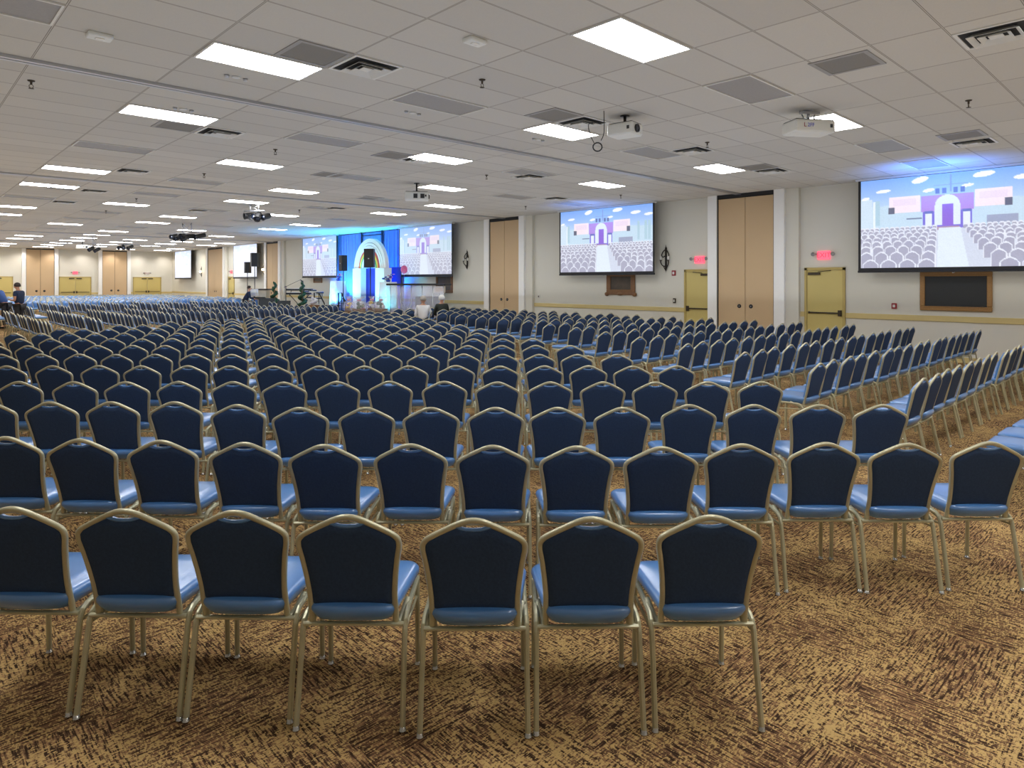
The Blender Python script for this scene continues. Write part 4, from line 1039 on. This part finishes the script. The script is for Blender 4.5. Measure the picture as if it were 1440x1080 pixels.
def topiary(px, z, lab, base=SZ - .05):
    X, Y = cam2w((px - 720) / F_PX * z, z)
    r = empty('spiral_topiary', (X, Y, 0), 0, lab, 'potted plant', 'spiral topiary trees')
    MB().lathe([(0, 0), (0.15, 0), (0.19, 0.30), (0.17, 0.33), (0, 0.33)], n=16).build('pot', 'darkgrey', r)
    MB().tube([(0, 0, 0.3), (0, 0, 1.65)], 0.02, 6).build('stem', 'wood', r)
    m = MB(); rr = random.Random(int(px))
    for k in range(60):
        t = k / 59; a = t * 2 * PI * 3.3; q = 0.17 * (1 - t * .8); z_ = 0.5 + 1.25 * t
        m.ball((q * math.cos(a), q * math.sin(a), z_), (0.13 * (1 - .6 * t), 0.13 * (1 - .6 * t), 0.09 * (1 - .4 * t)), 7, 5)
        for j in range(4):
            b = rr.uniform(0, 6.28); w_ = 0.13 * (1 - .6 * t); c = (q * math.cos(a) + w_ * math.cos(b), q * math.sin(a) + w_ * math.sin(b), z_ + rr.uniform(-.05, .05))
            m.add([c, (c[0] + 0.05, c[1] + 0.01, c[2] + 0.03), (c[0] + 0.01, c[1] + 0.05, c[2] + 0.035), (c[0] - .01, c[1] - .01, c[2] + 0.05)], [(0, 1, 2), (0, 2, 3), (0, 3, 1)])
    m.build('foliage', 'leaf', r)
topiary(425, 32.0, 'green spiral topiary standing in front of the keyboards')
topiary(386, 33.5, 'green spiral topiary in front of the dark floor monitors')

# keyboards, mic boom, mixer stands at the keyboard side
def at(px, z): return cam2w((px - 720) / F_PX * z, z)
X, Y = at(421, 34.0)
kb = empty('keyboard_rig', (X, Y, 0), -YAW, 'two black electric keyboards on an X-shaped stand behind the topiary', 'keyboard')
for k, (z, wd) in enumerate(((1.36, 0.65), (1.16, 0.6))):
    d = MB().box(-wd, wd, -0.17 - 0.1 * k, 0.17 - 0.1 * k, z, z + 0.09, 0, 0.015).build('keyboard_body', 'black', kb)
    MB().box(-wd + 0.05, wd - 0.05, -0.16 - 0.1 * k, 0.0 - 0.1 * k, z + 0.09, z + 0.1).build('keybed', 'paper', d)
for s in (-1, 1): MB().tube([(0.5 * s, 0, 0.02), (-0.5 * s, 0, 1.15)], 0.02, 6).tube([(0.45 * s, -0.2, 1.1), (0.45 * s, 0.15, 1.36)], 0.018, 6).build('stand_leg', 'blackm', kb)
X, Y = at(402, 32.9)
mc = empty('microphone_boom', (X, Y, 0), -YAW, 'microphone on a long boom stand above the keyboards', 'microphone stand')
MB().tube([(0, 0, 0.02), (0, 0, 1.6)], 0.018, 6).build('upright', 'blackm', mc); MB().tube([(-0.1, 0, 1.52), (0.75, 0, 1.92)], 0.011, 6).build('boom_arm', 'blackm', mc)
MB().lathe([(0, 0), (0.16, 0), (0.15, 0.03), (0, 0.035)], n=16).build('base', 'black', mc); MB().tube([(0.72, 0, 1.9), (0.82, 0, 1.84)], [0.02, 0.03], 8).ball((0.84, 0, 1.83), 0.035, 8, 6).build('microphone', 'dark', mc)
X, Y = at(440, 35.0)
dk = empty('electronic_drum_kit', (X, Y, 0), -YAW, 'electronic drum pads with blue rims behind the second topiary', 'drum kit')
for k, (x, z, q) in enumerate(((-0.35, 1.25, 0.17), (0.05, 1.32, 0.17), (0.4, 1.2, 0.2), (-0.1, 0.95, 0.2), (0.3, 0.9, 0.2))):
    p = MB().lathe([(0, 0), (q, 0), (q, 0.05), (q * .85, 0.06), (0, 0.06)], (x, -0.1, z), 16).build('drum_pad', 'darkgrey', dk)
    MB().lathe([(q * .85, 0.061), (q, 0.061), (q, 0.068), (q * .85, 0.068)], (x, -0.1, z), 16).build('drum_rim', 'rb_b', p)
for s in (-0.55, 0.5): MB().tube([(s, 0, 0.02), (s, 0, 1.3)], 0.02, 6).build('rack_post', 'alum', dk)
MB().tube([(-0.55, 0, 1.15), (0.5, 0, 1.15)], 0.018, 6).tube([(-0.55, 0, 0.8), (0.5, 0, 0.8)], 0.018, 6).build('rack_bar', 'alum', dk)
def monitor(px, z, h, w, lab):
    X, Y = at(px, z); r = empty('floor_monitor', (X, Y, 0), -YAW + 0.2, lab, 'floor monitor', 'floor monitors')
    MB().rings([[(x, -0.25, 0.0), (x, 0.25, 0.0), (x, 0.25, h), (x, 0.05, h)] for x in (-w / 2, w / 2)], smooth=False).build('cabinet', 'black', r)
    MB().add([(-w / 2 + .03, -0.245, 0.04), (w / 2 - .03, -0.245, 0.04), (w / 2 - .03, 0.035, h - 0.02), (-w / 2 + .03, 0.035, h - 0.02),
              (-w / 2 + .03, -0.22, 0.04), (w / 2 - .03, -0.22, 0.04), (w / 2 - .03, 0.06, h - 0.02), (-w / 2 + .03, 0.06, h - 0.02)],
             [(0, 1, 2, 3), (7, 6, 5, 4), (0, 4, 5, 1), (1, 5, 6, 2), (2, 6, 7, 3), (3, 7, 4, 0)]).build('grille', 'dark', r)
monitor(375, 32.6, 1.0, 0.75, 'tall black speaker case standing by the beige console')
monitor(399, 32.4, 0.88, 0.6, 'low black speaker wedge between the two topiaries')
X, Y = at(367, 38.6)
cn = empty('organ_console', (X, Y, 0), -YAW, 'beige console with a dark flat top behind the floor monitors', 'console')
MB().box(-0.42, 0.42, -0.3, 0.3, 0, 1.32, 0, 0.02).build('console_body', 'beige', cn); MB().box(-0.55, 0.5, -0.35, 0.35, 1.32, 1.40, 0, 0.015).build('console_top', 'black', cn)
MB().box(-0.38, 0.38, -0.5, -0.3, 0.85, 0.93, 0, 0.01).build('key_shelf', 'black', cn)
X, Y = at(357, 35.0)
bx = empty('white_box', (X, Y, 0.0), -YAW, 'white box on a thin stand beside the seated man in black', 'box')
MB().box(-0.18, 0.18, -0.15, 0.15, 1.05, 1.42, 0, 0.01).build('box_body', 'white', bx); MB().tube([(0, 0, 0), (0, 0, 1.05)], 0.02, 6).build('stand', 'blackm', bx)
# handrails at the steps
def rail(px0, px1, z, lab, base=0.0):
    X0, Y0 = at(px0, z); X1, Y1 = at(px1, z)
    r = empty('handrail', (X0, Y0, base), 0, lab, 'handrail', 'stage handrails'); dx, dy = X1 - X0, Y1 - Y0
    MB().tube([(0, 0, 0), (0, 0, 1.32), (dx * .45, dy * .45, 1.32), (dx, dy, 0.85), (dx, dy, 0)], 0.030, 8).build('rail_tube', 'blackm', r)
    MB().tube([(dx * .45, dy * .45, 0), (dx * .45, dy * .45, 1.30)], 0.018, 6).build('post', 'blackm', r)
rail(442, 456, 29.5, 'black stage handrail beside the basket with white cloth')
rail(476, 486, 29.0, 'black stage handrail before the cyan-lit pedestal')
X, Y = at(467, 29.5)
tb = empty('low_table', (X, Y, SZ), -YAW, 'low black table top between the two stage handrails', 'table')
MB().box(-0.34, 0.34, -0.25, 0.25, 0.19, 0.22, 0, 0.006).build('table_top', 'black', tb)
for a in (-0.3, 0.3):
    for b in (-0.2, 0.2): MB().tube([(a, b, 0), (a, b, 0.19)], 0.012, 6).build('leg', 'blackm', tb)
X, Y = at(442, 27.5)
bk = empty('wicker_basket', (X, Y, 0), 0, 'brown wicker basket heaped with white cloth on a stool', 'basket')
MB().lathe([(0, 0.62), (0.17, 0.62), (0.22, 0.84), (0.2, 0.85), (0, 0.78)], n=18).build('basket_body', 'basket', bk)
m = MB()
for k in range(9):
    a = k * 0.7; m.ball((0.08 * math.cos(a * 1.7), 0.08 * math.sin(a * 1.7), 0.86 + 0.035 * k), (0.12 - 0.008 * k, 0.12 - 0.008 * k, 0.07), 9, 6)
m.build('white_cloth', 'cloth', bk)
MB().lathe([(0, 0), (0.16, 0), (0.12, 0.58), (0.18, 0.6), (0.18, 0.62), (0, 0.62)], n=14).build('stool', 'black', bk)
# wrapped gift baskets along the stage front
def gift(px, z, s, lab, seed):
    X, Y = at(px, z); r = empty('gift_basket', (X, Y, 0), 0, lab, 'gift basket', 'wrapped gift baskets'); rr = random.Random(seed)
    MB().box(-0.16 * s, 0.16 * s, -0.16 * s, 0.16 * s, 0, 0.62, 0, 0.01).build('cardboard_stand', 'wood', r)
    MB().lathe([(0, 0.62), (0.16 * s, 0.62), (0.2 * s, 0.74), (0, 0.74)], n=14).build('basket', 'basket', r)
    for k in range(9):
        a = rr.uniform(0, 6.28); q = rr.uniform(0, .12) * s
        MB().ball((q * math.cos(a), q * math.sin(a), 0.78 + rr.uniform(0, .2)), 0.06 * s, 8, 6).build('gift', rr.choice(['petalp', 'paper', 'leaf', 'rb_y', 'cloth']), r)
    n = 18; rings = []
    for z_, k in ((0.62, .2), (0.8, .25), (0.98, .2), (1.08, .05), (1.18, .14), (1.22, .17)):
        rings.append([((k * s * (1 + .15 * math.sin(5 * 2 * PI * q / n + z_ * 3))) * math.cos(2 * PI * q / n), (k * s * (1 + .15 * math.sin(5 * 2 * PI * q / n + z_ * 3))) * math.sin(2 * PI * q / n), z_) for q in range(n)])
    MB().rings(rings, smooth=False, cap1=False).build('cellophane_wrap', 'cello', r)
    MB().ball((0.03, 0, 1.08), (0.07, 0.04, 0.04), 8, 5).ball((-0.03, 0, 1.08), (0.07, 0.04, 0.04), 8, 5).build('ribbon_bow', 'petalp', r)
gift(491, 26.8, 0.9, 'small pink wrapped gift basket next to the stage handrail', 1)
gift(505, 26.0, 1.35, 'largest clear-wrapped gift basket in front of the arch pillar', 2)
gift(523, 26.9, 0.9, 'green topped wrapped gift basket below the arch opening', 3)
gift(536, 26.3, 1.3, 'pale wrapped gift basket in front of the white pedestal', 4)
# drum shield
X0, Y0 = at(549, 26.4); X1, Y1 = at(624, 25.6)
dx, dy = X1 - X0, Y1 - Y0; ln = math.hypot(dx, dy); ang = math.atan2(dy, dx)
ds = empty('drum_shield', (X0, Y0, 0), ang, 'clear acrylic drum shield panels under a long dark lid', 'drum shield')
np_ = 5
for k in range(np_):
    MB().box(ln * k / np_ + 0.015, ln * (k + 1) / np_ - 0.015, -0.006, 0.006, 0.1, 1.64).build('acrylic_panel', 'acrylic', ds)
for k in range(np_ + 1): MB().tube([(ln * k / np_, 0, 0), (ln * k / np_, 0, 1.66)], 0.014, 6).build('hinge_post', 'alum', ds)
MB().box(-0.15, ln + 0.1, -0.1, 0.5, 1.66, 1.74, 0, 0.02).build('lid', 'black', ds)
X, Y = at(602, 27.3)
dm = empty('amplifier_case', (X, Y, 0), -YAW, 'wide dark equipment case behind the drum shield', 'case')
MB().box(-0.5, 0.5, -0.2, 0.2, 0, 1.2, 0, 0.02).build('case_body', 'darkgrey', dm); MB().box(-0.45, 0.45, -0.212, -0.2, 0.1, 1.13).build('grille', 'dark', dm)
X, Y = at(572, 27.2)
pl = empty('potted_plant', (X, Y, 0), 0, 'dark spiky potted plant behind the drum shield', 'potted plant')
MB().lathe([(0, 0), (0.13, 0), (0.17, 0.3), (0, 0.3)], n=14).build('pot', 'black', pl)
m = MB(); rr = random.Random(5)
for k in range(26):
    a = rr.uniform(0, 6.28); t = rr.uniform(.25, .75); q = 0.42 * rr.uniform(.3, 1); c, s = math.cos(a), math.sin(a); L_ = []
    for j in range(5):
        u_ = j / 4; L_.append((c * q * u_ ** 1.4, s * q * u_ ** 1.4, 0.3 + t * u_ * (1.6 - .6 * u_)))
    m.tube(L_, [0.018, 0.022, 0.018, 0.01, 0.002], 4, r2=0.004)
m.build('foliage', 'leafd', pl)
X, Y = at(618, 27.9)
po = empty('notice_board', (X, Y, 0), -YAW, 'small beige framed notice behind the drum shield on a thin stand', 'notice board')
MB().box(-0.25, 0.25, -0.02, 0.02, 1.33, 1.62, 0, 0.005).build('board', 'beige', po); MB().tube([(0, 0.03, 0), (0, 0.03, 1.5)], 0.015, 6).build('stand', 'blackm', po)
MB().box(-0.18, 0.18, -0.024, -0.02, 1.40, 1.55).build('print', 'tan', po)
for k, (px, z, lab) in enumerate(((303, 37.5, 'white paper sheet on a chair back among the distant rows'), (329, 37.8, 'white paper sheet on a chair back near the man in black'))):
    X, Y = at(px, z); o = MB().box(-0.12, 0.12, -0.004, 0.004, 0.62, 0.82).build('paper_sheet', 'paper', None, (X, Y, 0)); o.rotation_euler = (0, 0, -YAW); tag(o, lab, 'paper', 'reserved sheets on chairs')

# ------------------------------------------------------------------ people
def skin_obj(name, verts, edges, mt, parent, sub=1):
    me = bpy.data.meshes.new(name); me.from_pydata([v[:3] for v in verts], edges, [])
    tmp = bpy.data.objects.new(name, me); COL.objects.link(tmp)
    sm = tmp.modifiers.new('s', 'SKIN'); sm.use_smooth_shade = True
    for i, v in enumerate(verts):
        r = v[3]; me.skin_vertices[0].data[i].radius = r if isinstance(r, tuple) else (r, r)
    me.skin_vertices[0].data[0].use_root = True
    ss = tmp.modifiers.new('u', 'SUBSURF'); ss.levels = ss.render_levels = sub
    dg = bpy.context.evaluated_depsgraph_get(); nm = bpy.data.meshes.new_from_object(tmp.evaluated_get(dg))
    bpy.data.objects.remove(tmp); nm.materials.clear(); nm.materials.append(M[mt])
    for p in nm.polygons: p.use_smooth = True
    o = bpy.data.objects.new(name, nm); COL.objects.link(o); o.parent = parent
    return o
def person(loc, rz, lab, J, shirt, hair, trousers='trouser', phone=False, sleeve=0.55, long_hair=False):
    """J: joints, facing +y; keys pelvis chest neck head and for L/R: sh el wr hip kn an toe"""
    r = empty('person', loc, rz, lab, 'person')
    V = []; E = []; ix = {}
    def a(k, p, rad, par=None):
        ix[k] = len(V); V.append((*p, rad))
        if par is not None: E.append((ix[par], ix[k]))
    P = {k: Vector(v) for k, v in J.items()}
    a('pelvis', P['pelvis'], (0.14, 0.11)); a('waist', P['pelvis'].lerp(P['chest'], .45), (0.13, 0.10), 'pelvis'); a('chest', P['chest'], (0.15, 0.11), 'waist')
    a('neck', P['neck'], 0.055, 'chest'); hd = P['head']; a('throat', P['neck'].lerp(hd, .4), 0.055, 'neck')
    a('skull', hd, 0.088, 'throat'); a('top', hd + Vector((0, 0, 0.06)), 0.075, 'skull')
    for s in 'LR':
        a('sh' + s, P['sh' + s], 0.055, 'chest'); a('el' + s, P['el' + s], 0.042, 'sh' + s); a('wr' + s, P['wr' + s], 0.028, 'el' + s)
        dr = (P['wr' + s] - P['el' + s]).normalized(); a('pa' + s, P['wr' + s] + dr * 0.07, (0.036, 0.02), 'wr' + s)
        sd = dr.cross(Vector((0, 0, 1)))
        sd = sd.normalized() if sd.length > .1 else Vector((0, 1, 0))
        base = P['wr' + s] + dr * 0.09
        for q in range(4):
            b0 = base + sd * (q - 1.5) * 0.02; L_ = (0.07, 0.08, 0.075, 0.06)[q]
            a('f%d%s' % (q, s), b0 + dr * L_ * .5, 0.0095, 'pa' + s); a('g%d%s' % (q, s), b0 + dr * L_ * .9 - Vector((0, 0, 0.02)), 0.008, 'f%d%s' % (q, s))
        tp = P['wr' + s] + dr * 0.04 + sd * -0.045; a('t' + s, tp, 0.011, 'wr' + s); a('u' + s, tp + dr * 0.045, 0.010, 't' + s)
        a('hip' + s, P['hip' + s], 0.085, 'pelvis'); a('kn' + s, P['kn' + s], 0.058, 'hip' + s); a('an' + s, P['an' + s], 0.038, 'kn' + s); a('toe' + s, P['toe' + s], (0.04, 0.03), 'an' + s)
    skin_obj('body', V, E, 'skin', r, 1)
    # face
    fd = Vector((0, 1, 0)); m = MB()
    if 'face' in J: fd = Vector(J['face']).normalized()
    sd = fd.cross(Vector((0, 0, 1))).normalized(); c = hd + Vector((0, 0, 0.02))
    m.ball(tuple(c + fd * 0.095 - Vector((0, 0, 0.02))), (0.014, 0.02, 0.022), 8, 6)
    m.build('nose', 'skin', r)
    for s in (-1, 1):
        MB().ball(tuple(c + sd * 0.088 * s - Vector((0, 0, 0.01))), (0.014, 0.02, 0.03), 8, 6).build('ear', 'skin', r)
        MB().ball(tuple(c + fd * 0.082 + sd * 0.032 * s + Vector((0, 0, 0.01))), (0.012, 0.012, 0.009), 8, 6).build('eye', 'black', r)
    MB().ball(tuple(c + fd * 0.088 - Vector((0, 0, 0.055))), (0.025, 0.01, 0.007), 8, 5).build('mouth', 'red', r)
    hm = MB(); rr = random.Random(3); bc = c - fd * 0.018 + Vector((0, 0, 0.03)); n, mm = 18, 12; rs = []
    for j in range(mm + 1):
        ph = PI * 0.62 * j / mm + 0.02; ring = []
        for k in range(n):
            q = 2 * PI * k / n; d = fd * math.cos(q) + sd * math.sin(q)
            ext = 1.0 if math.cos(q) < 0.3 else max(0.55, 1 - (math.cos(q) - .3) * .7)
            pz = ph * ext * (1.12 if long_hair else 1)
            ring.append(tuple(bc + d * 0.108 * math.sin(pz) * (1 + rr.uniform(-.03, .03)) + Vector((0, 0, 0.115 * math.cos(pz)))))
        rs.append(ring)
    hm.rings(rs[::-1]); hm.build('hair', hair, r)
    # shirt
    V = []; E = []; ix = {}
    a('waist0', P['pelvis'] + Vector((0, 0, 0.0)), (0.185, 0.15)); a('waist', P['pelvis'].lerp(P['chest'], .45), (0.175, 0.145), 'waist0'); a('chest', P['chest'], (0.20, 0.155), 'waist')
    a('collar', P['chest'].lerp(P['neck'], .8), 0.075, 'chest')
    for s in 'LR':
        a('sh' + s, P['sh' + s], 0.075, 'chest'); a('sl' + s, P['sh' + s].lerp(P['el' + s], sleeve if sleeve < 1 else 1), 0.062, 'sh' + s)
        if sleeve >= 1: a('cu' + s, P['el' + s].lerp(P['wr' + s], .85), 0.04, 'sl' + s)
    skin_obj('shirt', V, E, shirt, r, 1)
    V = []; E = []; ix = {}
    a('p', P['pelvis'] - Vector((0, 0, 0.02)), (0.155, 0.125))
    for s in 'LR': a('hip' + s, P['hip' + s], 0.10, 'p'); a('kn' + s, P['kn' + s], 0.072, 'hip' + s); a('an' + s, P['kn' + s].lerp(P['an' + s], .92), 0.055, 'kn' + s)
    skin_obj('trousers', V, E, trousers, r, 1)
    for s in 'LR':
        p, t = P['an' + s], P['toe' + s]
        MB().tube([tuple(p + Vector((0, -.05, -0.03))), tuple(p + Vector((0, 0.03, -0.03))), tuple(t)], [0.045, 0.052, 0.036], 8, r2=0.036).build('shoe', 'black', r)
    return r
def seated(lean=0.05, back=-0.08):
    J = dict(pelvis=(0, back, 0.56), chest=(0, back + lean, 0.93), neck=(0, back + lean + .01, 1.08), head=(0, back + lean + 0.03, 1.20))
    for s, q in (('L', -1), ('R', 1)):
        J.update({'sh' + s: (0.17 * q, back + lean, 1.0), 'el' + s: (0.24 * q, back + lean + 0.06, 0.72), 'wr' + s: (0.13 * q, back + lean + 0.28, 0.66),
                  'hip' + s: (0.09 * q, back + 0.03, 0.54), 'kn' + s: (0.12 * q, 0.36, 0.52), 'an' + s: (0.12 * q, 0.38, 0.085), 'toe' + s: (0.13 * q, 0.52, 0.045)})
    return J
def one_chair(X, Y, r, lab):
    o = copy_tree(cb); o.location = (X, Y, 0); o.rotation_euler = (0, 0, r); tag(o, lab, 'chair', 'banquet chairs people sit on')
X, Y = at(595, 21.3); person((X, Y, 0), -YAW + 0.1, 'seated person with short grey hair and white shirt seen from behind', seated(), 'shirtw', 'hairg', sleeve=1)
one_chair(X, Y + 0.0, -YAW + PI / 2, 'navy banquet chair turned sideways under the person in white')
X, Y = at(621, 22.6); person((X, Y, 0), -YAW + 0.35, 'seated person with white hair and dark green shirt seen from behind', seated(), 'shirtk', 'hairw', sleeve=1, long_hair=True)
one_chair(X, Y, -YAW + 0.35, 'navy banquet chair holding the white-haired person in dark green')
X, Y = at(345, 34.5); J = seated(0.22, -0.05); J = {k: (v[0], v[1], v[2] + 0.25) if k[:2] not in ('an', 'to') else v for k, v in J.items()}
person((X, Y, 0), -YAW + 0.5 * PI * -1 + .4, 'man in black seated and leaning forward beside the white box', J, 'shirtn', 'haird', sleeve=1)
st = MB().lathe([(0, 0), (0.2, 0), (0.2, 0.03), (0.03, 0.05), (0.03, 0.6), (0.19, 0.62), (0.19, 0.68), (0, 0.68)], n=16).build('stool', 'black', None, (X, Y, 0)); tag(st, 'black round stool under the man in black', 'stool')
def standing(bend=0.0, phone=True):
    J = dict(pelvis=(0, 0, 0.95), chest=(0, 0.03 + bend, 1.35), neck=(0, 0.05 + bend, 1.51), head=(0, 0.10 + bend * 1.3, 1.62))
    for s, q in (('L', -1), ('R', 1)):
        J.update({'sh' + s: (0.18 * q, 0.02 + bend, 1.42), 'el' + s: (0.22 * q, 0.02 + bend, 1.12), 'wr' + s: (0.08 * q, 0.25 + bend, 1.14),
                  'hip' + s: (0.09 * q, 0, 0.90), 'kn' + s: (0.10 * q, 0.03, 0.50), 'an' + s: (0.11 * q, -0.02, 0.085), 'toe' + s: (0.12 * q, 0.14, 0.045)})
    return J
X, Y = at(27.5, 24.3); pm = person((X, Y, 0), -YAW + PI / 2, 'dark-haired man in navy shirt standing and looking down at a phone', standing(), 'shirtn', 'haird')
ph = MB().box(-0.04, 0.04, -0.07, 0.07, 0, 0.01, 0, 0.003).build('phone', 'black', None, (X, Y, 0)); ph.matrix_world = Matrix.Translation((X, Y, 0)) @ Matrix.Rotation(-YAW + PI / 2, 4, 'Z') @ Matrix.Translation((0, 0.36, 1.15)) @ Matrix.Rotation(0.4, 4, 'X')
tag(ph, 'dark phone held by the standing man in navy', 'phone')
X, Y = at(8, 25.5); person((X, Y, 0), -YAW + PI / 2 + .2, 'bending person in a bright blue shirt at the far aisle', standing(0.22), 'shirtb', 'haird', sleeve=0.9)
